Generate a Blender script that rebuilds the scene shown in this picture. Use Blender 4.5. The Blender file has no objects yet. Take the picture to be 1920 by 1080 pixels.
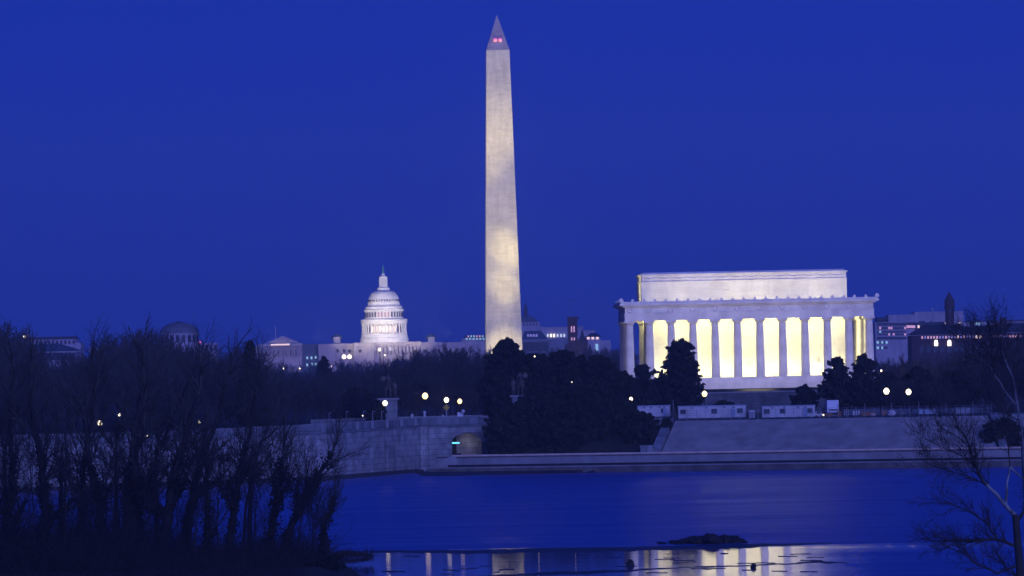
import bpy, math, random
import numpy as np
from mathutils import Vector, Matrix
R = math.radians
SC = bpy.context.scene
# ------------------------------------------------------------------ camera
F = 10200.0                      # focal length in pixels of a 1920 px wide frame
H = 20.0                         # eye height above the river
TH = R(1.2)
cF = Vector((0, 1, 150.0 / F)).normalized(); cR = Vector((1, 0, 0)); cU = cR.cross(cF)
s_, c_ = math.sin(TH), math.cos(TH)
Rw = cR * c_ - cU * s_; Uw = cR * s_ + cU * c_
cam_d = bpy.data.cameras.new('camera'); cam = bpy.data.objects.new('camera', cam_d)
SC.collection.objects.link(cam); SC.camera = cam
M = Matrix((Rw, Uw, -cF)).transposed().to_4x4(); M.translation = Vector((0, 0, H))
cam.matrix_world = M
cam_d.sensor_width = 36; cam_d.lens = F / 1920 * 36; cam_d.clip_start = 1; cam_d.clip_end = 9000
# ------------------------------------------------------------------ sky
w = bpy.data.worlds.new('World'); SC.world = w; w.use_nodes = True
nt = w.node_tree; bgn = nt.nodes['Background']
sky = nt.nodes.new('ShaderNodeTexSky'); sky.sky_type = 'NISHITA'; sky.sun_disc = False
sky.sun_elevation = R(2.0); sky.sun_rotation = R(180); sky.air_density = 1.0; sky.dust_density = 0.6; sky.ozone_density = 3
bw = nt.nodes.new('ShaderNodeRGBToBW'); nt.links.new(sky.outputs[0], bw.inputs[0])
pw = nt.nodes.new('ShaderNodeMath'); pw.operation = 'POWER'; pw.inputs[1].default_value = 0.35
nt.links.new(bw.outputs[0], pw.inputs[0])
mx = nt.nodes.new('ShaderNodeMix'); mx.data_type = 'RGBA'; mx.blend_type = 'MULTIPLY'; mx.inputs[0].default_value = 1
nt.links.new(pw.outputs[0], mx.inputs[6]); mx.inputs[7].default_value = (0.024, 0.190, 2.85, 1)
nt.links.new(mx.outputs[2], bgn.inputs['Color']); bgn.inputs['Strength'].default_value = 0.13
# ------------------------------------------------------------------ last glow of the sunset behind the camera
sd = bpy.data.lights.new('sun', 'SUN'); so = bpy.data.objects.new('sun', sd); SC.collection.objects.link(so)
sd.energy = 2.6; sd.angle = R(40); sd.color = (0.22, 0.28, 1.0)
so.rotation_euler = Vector((-0.34, 1, -0.22)).to_track_quat('-Z', 'Y').to_euler()
SC.view_settings.view_transform = 'Standard'; SC.view_settings.look = 'None'
SC.view_settings.exposure = 0; SC.view_settings.gamma = 1
SC.cycles.volume_bounces = 0; SC.cycles.max_bounces = 6; SC.cycles.diffuse_bounces = 2; SC.cycles.glossy_bounces = 3
SC.cycles.sample_clamp_indirect = 4; SC.cycles.use_denoising = True; SC.cycles.caustics_reflective = False

# ------------------------------------------------------------------ helpers
def W(px, py, D):
    """world point seen at pixel (px, py) of the 1920x1080 photograph at distance D along +Y"""
    u, v = px - 960, py - 540
    x, y = u * c_ - v * s_, u * s_ + v * c_
    d = cF * F + cR * x - cU * y
    return Vector((0, 0, H)) + d * (D / d.y)
def hz(px, py, z):
    """distance at which the ray through the pixel meets height z"""
    a = W(px, py, 1000.0); return 1000.0 * (z - H) / (a.z - H)
def link(o): SC.collection.objects.link(o); return o
def tag(o, label=None, cat=None, group=None, kind=None):
    for k, v in (('label', label), ('category', cat), ('group', group), ('kind', kind)):
        if v: o[k] = v
    return o
def thing(name, label, cat, loc=(0, 0, 0), rz=0, group=None):
    o = bpy.data.objects.new(name, None); o.location = loc; o.rotation_euler = (0, 0, rz); o.empty_display_size = 1
    return tag(link(o), label, cat, group)
def copy_tree(o, parent=None):
    c = o.copy(); SC.collection.objects.link(c)
    if parent: c.parent = parent
    for ch in list(o.children): copy_tree(ch, c)
    return c
def root_loc(p):
    while p.parent: p = p.parent
    return p.location
class MB:
    def __init__(s): s.v = []; s.f = []
    def add(s, vs, fs):
        n = len(s.v); s.v += [tuple(v) for v in vs]; s.f += [tuple(i + n for i in f) for f in fs]; return s
    def box(s, x0, x1, y0, y1, z0, z1):
        x0, x1 = min(x0, x1), max(x0, x1)
        return s.add([(x0, y0, z0), (x1, y0, z0), (x1, y1, z0), (x0, y1, z0), (x0, y0, z1), (x1, y0, z1), (x1, y1, z1), (x0, y1, z1)],
                     [(0, 3, 2, 1), (4, 5, 6, 7), (0, 1, 5, 4), (1, 2, 6, 5), (2, 3, 7, 6), (3, 0, 4, 7)])
    def frus(s, x0, x1, y0, y1, z0, X0, X1, Y0, Y1, z1):
        return s.add([(x0, y0, z0), (x1, y0, z0), (x1, y1, z0), (x0, y1, z0), (X0, Y0, z1), (X1, Y0, z1), (X1, Y1, z1), (X0, Y1, z1)],
                     [(0, 3, 2, 1), (4, 5, 6, 7), (0, 1, 5, 4), (1, 2, 6, 5), (2, 3, 7, 6), (3, 0, 4, 7)])
    def prism(s, poly, y0, y1):
        """polygon in x-z, extruded along y"""
        n = len(poly)
        vs = [(x, y0, z) for x, z in poly] + [(x, y1, z) for x, z in poly]
        return s.add(vs, [tuple(range(n)), tuple(range(2 * n - 1, n - 1, -1))] + [(i, i + n, (i + 1) % n + n, (i + 1) % n) for i in range(n)])
    def lathe(s, prof, n=32, c=(0, 0), flute=0, a0=0.0):
        vs = []; fs = []
        for r, z in prof:
            for i in range(n):
                a = a0 + 2 * math.pi * i / n; rr = r * (1 - flute * (i % 2))
                vs.append((c[0] + rr * math.cos(a), c[1] + rr * math.sin(a), z))
        m = len(prof)
        for j in range(m - 1):
            for i in range(n):
                k = (i + 1) % n; fs.append((j * n + i, j * n + k, (j + 1) * n + k, (j + 1) * n + i))
        fs.append(tuple(range(n - 1, -1, -1))); fs.append(tuple((m - 1) * n + i for i in range(n)))
        return s.add(vs, fs)
    def tube(s, pts, r, n=6, closed=False):
        pts = [Vector(p) for p in pts]; rs = r if isinstance(r, (list, tuple)) else [r] * len(pts)
        vs = []; m = len(pts)
        for i, p in enumerate(pts):
            a = pts[(i - 1) % m] if (i or closed) else p; b = pts[(i + 1) % m] if (i < m - 1 or closed) else p
            t = (b - a).normalized(); q = Vector((0, 1, 0)) if abs(t.y) < .9 else Vector((1, 0, 0))
            e = t.cross(q).normalized(); g = t.cross(e)
            for k in range(n):
                an = 2 * math.pi * k / n; vs.append(p + (e * math.cos(an) + g * math.sin(an)) * rs[i])
        fs = []
        for i in range(m if closed else m - 1):
            for k in range(n):
                l = (k + 1) % n; j = (i + 1) % m
                fs.append((i * n + k, i * n + l, j * n + l, j * n + k))
        if not closed: fs += [tuple(range(n - 1, -1, -1)), tuple((m - 1) * n + k for k in range(n))]
        return s.add(vs, fs)
    def build(s, name, mat, parent=None, world=False, loc=None, smooth=False):
        me = bpy.data.meshes.new(name)
        v = s.v
        if world and parent is not None:
            rl = root_loc(parent); v = [(a - rl.x, b - rl.y, c - rl.z) for a, b, c in v]
        me.from_pydata(v, [], s.f); me.update()
        if mat: me.materials.append(mat)
        if smooth: me.polygons.foreach_set('use_smooth', [True] * len(me.polygons))
        o = link(bpy.data.objects.new(name, me))
        if parent: o.parent = parent
        if loc: o.location = loc
        return o
def np_mesh(name, V, Q, mat, parent=None):
    """V (n,3) Q (m,k) numpy -> object"""
    me = bpy.data.meshes.new(name); k = Q.shape[1]
    me.vertices.add(len(V)); me.vertices.foreach_set('co', V.astype(np.float32).ravel())
    me.loops.add(Q.size); me.loops.foreach_set('vertex_index', Q.astype(np.int32).ravel())
    me.polygons.add(len(Q)); me.polygons.foreach_set('loop_start', np.arange(0, Q.size, k, dtype=np.int32))
    me.update(calc_edges=True); me.materials.append(mat)
    o = link(bpy.data.objects.new(name, me))
    if parent: o.parent = parent
    return o

def spot(name, loc, target, watts, size, blend, col, radius=.5):
    l = bpy.data.lights.new(name, 'SPOT'); o = link(bpy.data.objects.new(name, l)); l.energy = watts; l.spot_size = R(size); l.spot_blend = blend; l.color = col; l.shadow_soft_size = radius
    o.location = loc; d = Vector(target) - Vector(loc); o.rotation_euler = d.to_track_quat('-Z', 'Y').to_euler(); return o
# ------------------------------------------------------------------ materials
def node(nt, t, **kw):
    n = nt.nodes.new(t)
    for k, v in kw.items(): setattr(n, k, v)
    return n
def stone(name, c1, c2=None, scale=0.25, rough=0.85, bump=0.0, blocks=None, detail=6, mortar=0.6, stains=0.0, var=.72):
    m = bpy.data.materials.new(name); m.use_nodes = True; t = m.node_tree; b = t.nodes['Principled BSDF']
    c2 = c2 or tuple(x * 0.75 for x in c1)
    tc = node(t, 'ShaderNodeTexCoord'); n = node(t, 'ShaderNodeTexNoise'); n.inputs['Scale'].default_value = scale; n.inputs['Detail'].default_value = detail
    t.links.new(tc.outputs['Object'], n.inputs['Vector'])
    r = node(t, 'ShaderNodeMapRange'); r.inputs[1].default_value = .35; r.inputs[2].default_value = .65; t.links.new(n.outputs[0], r.inputs[0])
    x = node(t, 'ShaderNodeMix', data_type='RGBA'); x.inputs[6].default_value = (*c1, 1); x.inputs[7].default_value = (*c2, 1)
    t.links.new(r.outputs[0], x.inputs[0]); out = x.outputs[2]
    if blocks:
        bw_, bh_ = blocks
        sep = node(t, 'ShaderNodeSeparateXYZ'); t.links.new(tc.outputs['Object'], sep.inputs[0])
        ad = node(t, 'ShaderNodeMath', operation='ADD'); t.links.new(sep.outputs[0], ad.inputs[0]); t.links.new(sep.outputs[1], ad.inputs[1])
        cb = node(t, 'ShaderNodeCombineXYZ'); t.links.new(ad.outputs[0], cb.inputs[0]); t.links.new(sep.outputs[2], cb.inputs[1])
        k = node(t, 'ShaderNodeTexBrick'); k.inputs['Scale'].default_value = 1; k.inputs['Brick Width'].default_value = bw_; k.inputs['Row Height'].default_value = bh_
        k.inputs['Mortar Size'].default_value = 0.035 * bh_; k.inputs['Mortar Smooth'].default_value = .3; k.inputs['Bias'].default_value = -0.2
        k.inputs['Color1'].default_value = (1, 1, 1, 1); k.inputs['Color2'].default_value = (var, var, var, 1); k.inputs['Mortar'].default_value = (mortar, mortar, mortar, 1)
        t.links.new(cb.outputs[0], k.inputs['Vector'])
        y = node(t, 'ShaderNodeMix', data_type='RGBA', blend_type='MULTIPLY'); y.inputs[0].default_value = 1
        t.links.new(out, y.inputs[6]); t.links.new(k.outputs[0], y.inputs[7]); out = y.outputs[2]
    if stains:
        mp = node(t, 'ShaderNodeMapping'); mp.inputs['Scale'].default_value = (.5, .5, .08); t.links.new(tc.outputs['Object'], mp.inputs[0])
        n2 = node(t, 'ShaderNodeTexNoise'); n2.inputs['Scale'].default_value = 1; n2.inputs['Detail'].default_value = 5; t.links.new(mp.outputs[0], n2.inputs['Vector'])
        r2 = node(t, 'ShaderNodeMapRange'); r2.inputs[1].default_value = .45; r2.inputs[2].default_value = .75; r2.inputs[3].default_value = 1; r2.inputs[4].default_value = 1 - stains
        t.links.new(n2.outputs[0], r2.inputs[0])
        z = node(t, 'ShaderNodeMix', data_type='RGBA', blend_type='MULTIPLY'); z.inputs[0].default_value = 1
        t.links.new(out, z.inputs[6]); t.links.new(r2.outputs[0], z.inputs[7]); out = z.outputs[2]
    t.links.new(out, b.inputs['Base Color']); b.inputs['Roughness'].default_value = rough
    b.inputs['Specular IOR Level'].default_value = 0.2
    if bump:
        bp = node(t, 'ShaderNodeBump'); bp.inputs['Strength'].default_value = bump; n3 = node(t, 'ShaderNodeTexNoise'); n3.inputs['Scale'].default_value = scale * 8
        t.links.new(tc.outputs['Object'], n3.inputs['Vector']); t.links.new(n3.outputs[0], bp.inputs['Height']); t.links.new(bp.outputs[0], b.inputs['Normal'])
    return m
def emit(name, col, st):
    m = bpy.data.materials.new(name); m.use_nodes = True; b = m.node_tree.nodes['Principled BSDF']
    b.inputs['Base Color'].default_value = (.8, .8, .8, 1); b.inputs['Emission Color'].default_value = (*col, 1); b.inputs['Emission Strength'].default_value = st
    return m
marble = stone('marble', (.80, .76, .70), (.62, .58, .55), .35, stains=.12)
marble_w = stone('wall marble', (.80, .76, .66), (.70, .66, .56), .3, blocks=(2.6, 1.15), mortar=.86, stains=.12, var=.93)
obel_m = stone('obelisk marble', (.72, .65, .52), (.58, .53, .45), .09, blocks=(3.2, 1.0), mortar=.6, var=.84, stains=.2, detail=9)
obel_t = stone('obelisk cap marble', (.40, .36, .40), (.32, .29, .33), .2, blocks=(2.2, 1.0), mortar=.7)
terr_m = stone('terrace granite', (.20, .19, .19), (.12, .115, .115), .4, blocks=(2.4, .6), mortar=.5, stains=.3)
ashlar = stone('ashlar granite', (.52, .48, .46), (.31, .285, .275), .5, blocks=(2.5, 1.05), mortar=.3, stains=.4, bump=.2)
parapet_m = stone('parapet granite', (.30, .30, .31), (.20, .20, .21), .4, blocks=(2.8, 3.0), mortar=.6, stains=.3)
step_m = stone('step granite', (.34, .31, .31), (.25, .23, .23), .3, stains=.2)
quay_m = stone('quay granite', (.20, .17, .15), (.12, .105, .10), .35, blocks=(5.5, 1.3), mortar=.6, stains=.4)
coping_streak_m = stone('pale traffic streak coping', (.85, .60, .46), (.62, .44, .34), .6)  # warm pale tint stands in for the glow of passing traffic
cap_m = stone('painted iron and sandstone', (.74, .70, .66), (.62, .58, .56), .2)
capw_m = stone('pale sandstone', (.52, .45, .44), (.40, .35, .36), .1, stains=.3)
capd_m = stone('dark blue grey slate', (.12, .13, .16), None, .2)  # even dark tone for the link block between the wings
lime_f = stone('far limestone', (.48, .38, .42), (.36, .30, .34), .06, stains=.25)
copper = stone('weathered copper roof', (.06, .11, .14), (.05, .08, .11), .1)
bronze = stone('dark bronze', (.12, .10, .07), (.07, .06, .045), 2, rough=.5)
verd = stone('green bronze', (.05, .22, .22), None, 2)
brickr = stone('red sandstone', (.12, .055, .05), (.08, .04, .04), .3, blocks=(1.2, .5))
slate = stone('slate roof', (.045, .045, .055), (.03, .03, .04), .2)
glassd = stone('dark window glass', (.03, .035, .05), None, 1, rough=.2)
whitep = stone('white painted panel', (.66, .60, .58), (.52, .47, .46), .5, stains=.2)
roofp = stone('trailer roof', (.35, .4, .5), None, .5)
metalg = stone('grey galvanised metal', (.30, .30, .32), (.22, .22, .24), 1, rough=.5)
iron = stone('dark iron', (.03, .03, .035), None, 1, rough=.5)
orange_m = stone('rusty orange timber', (.35, .14, .06), (.25, .1, .05), 1)
rock_m = stone('wet dark rock', (.035, .03, .03), (.02, .018, .018), 1.5, rough=.7, bump=.6)
mud_m = stone('wet mud', (.055, .045, .04), (.025, .022, .022), .5, rough=.5)
grass_m = stone('winter grass', (.045, .05, .03), (.03, .032, .02), .3)
road_m = stone('asphalt', (.05, .05, .05), (.04, .04, .04), .5)
bark = stone('brown bark', (.05, .042, .038), (.03, .026, .024), 1.5)
bark_f = stone('grey bark', (.072, .070, .060), (.05, .048, .042), 1)
pale_bark = stone('pale sycamore bark', (.32, .33, .36), (.08, .075, .07), .9)
dull_bark = stone('dull sycamore bark', (.17, .17, .18), (.05, .048, .045), .9)
ivy_m = stone('ivy leaves', (.012, .018, .012), (.008, .011, .007), 3)
bark_k = stone('dark bark and twigs', (.03, .026, .026), (.02, .017, .017), 1.5)  # darker bark tone for spit trunks, saplings and undergrowth
ever = stone('evergreen leaves', (.032, .036, .020), (.018, .02, .012), .5)
ever2 = stone('glossy magnolia leaves', (.035, .04, .026), (.018, .022, .014), .8, rough=.6)
L_lamp = emit('lit lamp globe', (1.0, .70, .24), 2.8)
L_lampw = emit('lit white lamp', (1.0, .84, .50), 3.2)
L_warm = emit('warm lit window', (1.0, .66, .34), 1.1)
L_red = emit('red beacon', (1.0, .035, .03), .8)
L_orange = emit('orange lit window', (1.0, .40, .16), .55)
L_dim = emit('dim rosy window', (.7, .25, .2), .14)
L_green = emit('greenish lit window', (.45, 1.0, .75), .42)
L_white = emit('bright lit window', (1.0, .93, .75), 3.0)
L_cyan = emit('cyan tunnel lamp', (.15, .75, .9), 1.6)

# ------------------------------------------------------------------ terrain, water
def Ys(x): return 1031.0 - 0.38 * x          # river's far edge (foot of the quay)
def quay_off(x): return Ys(x)
bend = W(793, 878, hz(793, 878, 0.6))        # corner of the bridge wall
wpts = []
for px, py in ((-260, 925), (0, 915), (260, 906), (400, 900.5), (620, 891), (793, 877.6)):
    D = hz(px, py, 0.6); p = W(px, py, D); wpts.append((p.x, p.y))
wpts.append((W(917, 850, 1086).x, 1086.0))
def Yw(x):
    """front of the retained land"""
    if x <= wpts[0][0]: return wpts[0][1]
    for (a, b), (c, d) in zip(wpts, wpts[1:]):
        if x <= c: return b + (d - b) * (x - a) / (c - a)
    return None
XR = wpts[-1][0]
STEP_OFF = 16.0; STEP_DEP = 15.0; ZR = 3.35; ZP = 9.15
AX0, AX1 = W(843, 830, 1084).x, W(908, 830, 1084).x
XSL = W(1262, 785, 1066).x - 4
def lbase(x): return Yw(x) + (9.5 if AX0 <= x <= AX1 else 2.4)
def land(x, y):
    if x <= XR: base = lbase(x); z = 8.3
    else: base = Ys(x) + STEP_OFF + STEP_DEP; z = ZP
    t = y - base
    if t < 0: return None
    z = z + (ZP - z) * min(1, t / 40)
    if y > 2000: z += (min(y, 5400) - 2000) / 3400 * 14
    return z
xs = sorted(set([-900, -500, -300, -200] + list(range(-150, 151, 5)) + [200, 300, 500, 900] + [XR, XR + .01, AX0, AX0 - .01, AX1, AX1 + .01]))
rows = []
vs = []; fs = []
near = [-120, -20, 0, 60, 150, 300, 400, 440, 470, 500, 520, 540, 555, 570, 590, 640]
rnd = random.Random(4)
def near_z(x, y):
    b = 436 + 12 * math.sin(x * .05) ; z = -1.5
    if y < b: z = max(z, .5 + (b - y) * .02 if y > 60 else 8 + (60 - y) * .15 if y > 0 else 18.2)
    # wooded spit on the left: right end near pixel column 700
    xe = -13.5 - 0.08 * (y - 540)
    e = min((xe - x) / 6.0, (y - 470) / 12.0, (584 - y) / 10.0)
    if e > 0: z = max(z, min(1.0, -.6 + 1.6 * e) if e < 1 else 1.0)
    return z
farrel = [0.0, 6, 14, 30, 60, 120, 250, 500, 1000, 2000, 3000, 4200]
cols = []
for x in xs:
    col = [(x, y, near_z(x, y)) for y in near]
    b = lbase(x) if x <= XR else Ys(x) + STEP_OFF + STEP_DEP
    if x <= XR: col += [(x, b - 1.2, -1.5), (x, b - .8, ZR - .25 if AX0 <= x <= AX1 else .3), (x, b - .01, ZR - .25 if AX0 <= x <= AX1 else .3)]
    else: col += [(x, Ys(x) + 4.9, -1.5), (x, Ys(x) + 5.0, ZR - .25), (x, b - (13.5 if x < XSL else .01), ZR - .25)]
    for r_ in farrel: col.append((x, b + r_, land(x, b + r_)))
    cols.append(col)
n = len(cols[0])
for c in cols: vs += c
for i in range(len(cols) - 1):
    for j in range(n - 1): fs.append((i * n + j, (i + 1) * n + j, (i + 1) * n + j + 1, i * n + j + 1))
tag(MB().add(vs, fs).build('ground', grass_m), kind='structure')

def water_mat():
    m = bpy.data.materials.new('river water'); m.use_nodes = True; t = m.node_tree; b = t.nodes['Principled BSDF']
    tc = node(t, 'ShaderNodeTexCoord'); sp = node(t, 'ShaderNodeSeparateXYZ'); t.links.new(tc.outputs['Object'], sp.inputs[0])
    # wind-ruffled streaks, and a sheltered calm reach near the mud bars
    mp = node(t, 'ShaderNodeMapping'); mp.inputs['Scale'].default_value = (.018, .11, 1); mp.inputs['Rotation'].default_value = (0, 0, R(-14)); t.links.new(tc.outputs['Object'], mp.inputs[0])
    ns = node(t, 'ShaderNodeTexNoise'); ns.inputs['Scale'].default_value = 1; ns.inputs['Detail'].default_value = 4; t.links.new(mp.outputs[0], ns.inputs['Vector'])
    # calm = y < 612 - 0.25*(x) ... plus noise
    a = node(t, 'ShaderNodeMath', operation='MULTIPLY_ADD'); t.links.new(sp.outputs[0], a.inputs[0]); a.inputs[1].default_value = .20; t.links.new(sp.outputs[1], a.inputs[2])
    a2 = node(t, 'ShaderNodeMath', operation='MULTIPLY_ADD'); t.links.new(ns.outputs[0], a2.inputs[0]); a2.inputs[1].default_value = 44; t.links.new(a.outputs[0], a2.inputs[2])
    calm = node(t, 'ShaderNodeMapRange', interpolation_type='SMOOTHSTEP'); t.links.new(a2.outputs[0], calm.inputs[0]); calm.inputs[1].default_value = 616; calm.inputs[2].default_value = 624; calm.inputs[3].default_value = 1; calm.inputs[4].default_value = 0
    # nearer limit of the calm reach on the right: y > 578 - 6 * (35 - x)
    nb = node(t, 'ShaderNodeMath', operation='MULTIPLY_ADD'); t.links.new(sp.outputs[0], nb.inputs[0]); nb.inputs[1].default_value = -15; t.links.new(sp.outputs[1], nb.inputs[2])
    nc = node(t, 'ShaderNodeMapRange', interpolation_type='SMOOTHSTEP'); t.links.new(nb.outputs[0], nc.inputs[0]); nc.inputs[1].default_value = -40; nc.inputs[2].default_value = 190
    n2_ = node(t, 'ShaderNodeMath', operation='MINIMUM'); nd_ = node(t, 'ShaderNodeMapRange'); t.links.new(sp.outputs[1], nd_.inputs[0]); nd_.inputs[1].default_value = 560; nd_.inputs[2].default_value = 590
    nx = node(t, 'ShaderNodeMath', operation='MAXIMUM'); t.links.new(nc.outputs[0], nx.inputs[0]); t.links.new(nd_.outputs[0], nx.inputs[1])
    t.links.new(calm.outputs[0], n2_.inputs[0]); t.links.new(nx.outputs[0], n2_.inputs[1]); calm = n2_
    rr = node(t, 'ShaderNodeMapRange'); t.links.new(ns.outputs[0], rr.inputs[0]); rr.inputs[1].default_value = .3; rr.inputs[2].default_value = .7; rr.inputs[3].default_value = .28; rr.inputs[4].default_value = .42
    xr = node(t, 'ShaderNodeMapRange', interpolation_type='SMOOTHSTEP'); t.links.new(sp.outputs[0], xr.inputs[0]); xr.inputs[1].default_value = 22; xr.inputs[2].default_value = 40; xr.inputs[3].default_value = .02; xr.inputs[4].default_value = .09
    mr = node(t, 'ShaderNodeMix'); t.links.new(calm.outputs[0], mr.inputs[0]); t.links.new(rr.outputs[0], mr.inputs[2]); t.links.new(xr.outputs[0], mr.inputs[3])
    t.links.new(mr.outputs[0], b.inputs['Roughness'])
    w1 = node(t, 'ShaderNodeTexNoise'); w1.inputs['Scale'].default_value = .6; w1.inputs['Detail'].default_value = 4
    mp2 = node(t, 'ShaderNodeMapping'); mp2.inputs['Scale'].default_value = (.10, 1.3, 1); mp2.inputs['Rotation'].default_value = (0, 0, R(-6)); t.links.new(tc.outputs['Object'], mp2.inputs[0]); t.links.new(mp2.outputs[0], w1.inputs['Vector'])
    bs = node(t, 'ShaderNodeMapRange'); t.links.new(calm.outputs[0], bs.inputs[0]); bs.inputs[3].default_value = .15; bs.inputs[4].default_value = .045
    bp = node(t, 'ShaderNodeBump'); bp.inputs['Distance'].default_value = .25; t.links.new(bs.outputs[0], bp.inputs['Strength']); t.links.new(w1.outputs[0], bp.inputs['Height']); t.links.new(bp.outputs[0], b.inputs['Normal'])
    b.inputs['Base Color'].default_value = (.008, .048, .32, 1); b.inputs['IOR'].default_value = 1.38; b.inputs['Specular IOR Level'].default_value = 1.0
    return m
MBw = MB().add([(-950, 20, 0), (950, 20, 0), (950, 1130, 0), (-950, 1130, 0)], [(0, 1, 2, 3)])
tag(MBw.build('river', water_mat()), kind='structure')
# parkway along the quay
def strip(name, x0, x1, offa, offb, z, mat, **kw):
    m = MB(); n = 24; v = []
    for i in range(n + 1):
        x = x0 + (x1 - x0) * i / n; v += [(x, Ys(x) + offa, z), (x, Ys(x) + offb, z)]
    m.add(v, [(2 * i, 2 * i + 2, 2 * i + 3, 2 * i + 1) for i in range(n)])
    return tag(m.build(name, mat), kind='structure', **kw)
strip('road', XR - 6, 320, 6.2, 14.5, ZR - .2, road_m)
strip('pavement', XR - 6, 320, 14.5, 17, ZR - .1, step_m)

def wall_run(m, pts, z0, z1, th):
    """wall following plan points (x, y), thickness th away from the viewer"""
    for (a, b), (c, d) in zip(pts, pts[1:]):
        m.add([(a, b, z0(a) if callable(z0) else z0), (c, d, z0(c) if callable(z0) else z0), (c, d + th, z0(c) if callable(z0) else z0), (a, b + th, z0(a) if callable(z0) else z0),
               (a, b, z1(a) if callable(z1) else z1), (c, d, z1(c) if callable(z1) else z1), (c, d + th, z1(c) if callable(z1) else z1), (a, b + th, z1(a) if callable(z1) else z1)],
              [(0, 3, 2, 1), (4, 5, 6, 7), (0, 1, 5, 4), (1, 2, 6, 5), (2, 3, 7, 6), (3, 0, 4, 7)])
    return m
# ------------------------------------------------------------------ quay wall (tiers)
xq0 = W(803, 880, 1035).x
qr = thing('quay_wall', 'long stepped granite quay wall along the far bank of the river', 'quay wall', (xq0, Ys(xq0), 0))
def line(x0, x1, off, n=14): return [(x0 + (x1 - x0) * i / n, Ys(x0 + (x1 - x0) * i / n) + off) for i in range(n + 1)]
wall_run(MB(), line(xq0, 320, 0), -1.0, 1.1, 4.2).build('lower_tier', quay_m, qr, True)
wall_run(MB(), line(xq0 - .2, 320, -.12), 1.102, 1.34, .9).build('ledge', step_m, qr, True)
wall_run(MB(), line(xq0 + 1.5, 320, 4.3), 1.0, 3.05, 1.2).build('upper_tier', step_m, qr, True)
wall_run(MB(), line(xq0 + 1, 320, 3.9), 1.342, 1.72, .3).build('shade_gap_strip', iron, qr, True)  # dark strip put in for the shaded gap at the upper tier's foot
wall_run(MB(), line(xq0 + 1.5, 320, 4.18), 3.052, 3.30, 1.5).build('string_course', quay_m, qr, True)
wall_run(MB(), line(xq0 + 4.5, 320, 4.1), 3.302, 3.62, .8).build('coping', coping_streak_m, qr, True)  # strip put where the traffic's light streak runs, its glow held in the colour
# sloping wing at the arch's foot
a = W(800, 880, 1040); b = W(852, 852, 1046)
MB().add([(xq0 - .5, Ys(xq0) + 3.2, .2), (b.x + 1, Ys(b.x) + 4.1, .2), (b.x + 1, Ys(b.x) + 4.1, 3.5), (b.x - .5, Ys(b.x) + 4.1, 3.5), (xq0 - .5, Ys(xq0) + 3.2, 1.0),
          (xq0 - .5, Ys(xq0) + 9, .2), (b.x + 1, Ys(b.x) + 9, .2), (b.x + 1, Ys(b.x) + 9, 3.5), (b.x - .5, Ys(b.x) + 9, 3.5), (xq0 - .5, Ys(xq0) + 9, 1.0)],
         [(0, 1, 2, 3, 4), (9, 8, 7, 6, 5), (0, 5, 6, 1), (1, 6, 7, 2), (2, 7, 8, 3), (3, 8, 9, 4), (4, 9, 5, 0)]).build('wing', step_m, qr, True)

# ------------------------------------------------------------------ stairs to the river
xa0, xa1 = W(1262, 785, 1066).x, W(1842, 783, 1040).x
xb0, xb1 = W(1238, 842, 1046).x, W(1872, 842, 1010).x
st = thing('river_stairs', 'broad flight of shallow granite steps climbing from the parkway to the plaza', 'stairs', ((xa0 + xa1) / 2, Ys((xa0 + xa1) / 2) + STEP_OFF, ZR))
m = MB(); N = 38
for i in range(N):
    t0 = i / N; x0 = xb0 + (xa0 - xb0) * t0; x1 = xb1 + (xa1 - xb1) * t0
    o0 = STEP_OFF + STEP_DEP * t0; zz = ZR + (ZP - ZR) * (i + 1) / N + .01
    bow = lambda x, k=t0: 2.2 * (1 - k) * ((x - (xb0 + xb1) / 2) / 35) ** 2
    pts = [(x0 + (x1 - x0) * j / 16, Ys(x0 + (x1 - x0) * j / 16) + o0 - 0 * bow(x0)) for j in range(17)]
    for (a_, b_), (c2_, d2_) in zip(pts, pts[1:]):
        e = STEP_DEP / N + .05
        zl = zz - (ZP - ZR) / N - .02
        m.add([(a_, b_, zl), (c2_, d2_, zl), (c2_, d2_, zz), (a_, b_, zz), (c2_, d2_ + e, zz), (a_, b_ + e, zz)], [(0, 1, 2, 3), (3, 2, 4, 5)])
m.build('steps', step_m, st, True)
# cheek walls
def cheek(xb, xa, wd, sgn):
    mm = MB(); pts = []
    for k in range(9):
        t = k / 8; x = xb + (xa - xb) * t; pts.append((x, Ys(x) + STEP_OFF - .6 + (STEP_DEP + .6) * t, ZR + .3 + (ZP - ZR + .2) * (t ** .8)))
    v = []
    for x, y, z in pts: v += [(x, y, ZR - .3), (x + sgn * wd, y, ZR - .3), (x + sgn * wd, y, z), (x, y, z)]
    f = []
    for k in range(8):
        a, b = 4 * k, 4 * k + 4; f += [(a + 3, a + 2, b + 2, b + 3), (a, a + 3, b + 3, b), (a + 1, b + 1, b + 2, a + 2)]
    f += [(0, 1, 2, 3), (32, 35, 34, 33)]
    return mm.add(v, f)
cheek(xb0 - .3, xa0 - .3, 1.6, -1).build('cheek_wall', parapet_m, st, True)
cheek(xb1 + .3, xa1 + .3, 1.6, 1).build('cheek_wall', parapet_m, st, True)
p0 = W(1199, 846, 1045).x; p1 = xb0 - 1.7
MB().box(p0, p1, Ys(p1) + STEP_OFF - 1.5, Ys(p1) + STEP_OFF + 2, ZR - .3, ZR + 1.15).box(p0 - .1, p1, Ys(p1) + STEP_OFF - 1.65, Ys(p1) + STEP_OFF + 2.1, ZR + 1.152, ZR + 1.4).build('plinth', parapet_m, st, True)
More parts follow.
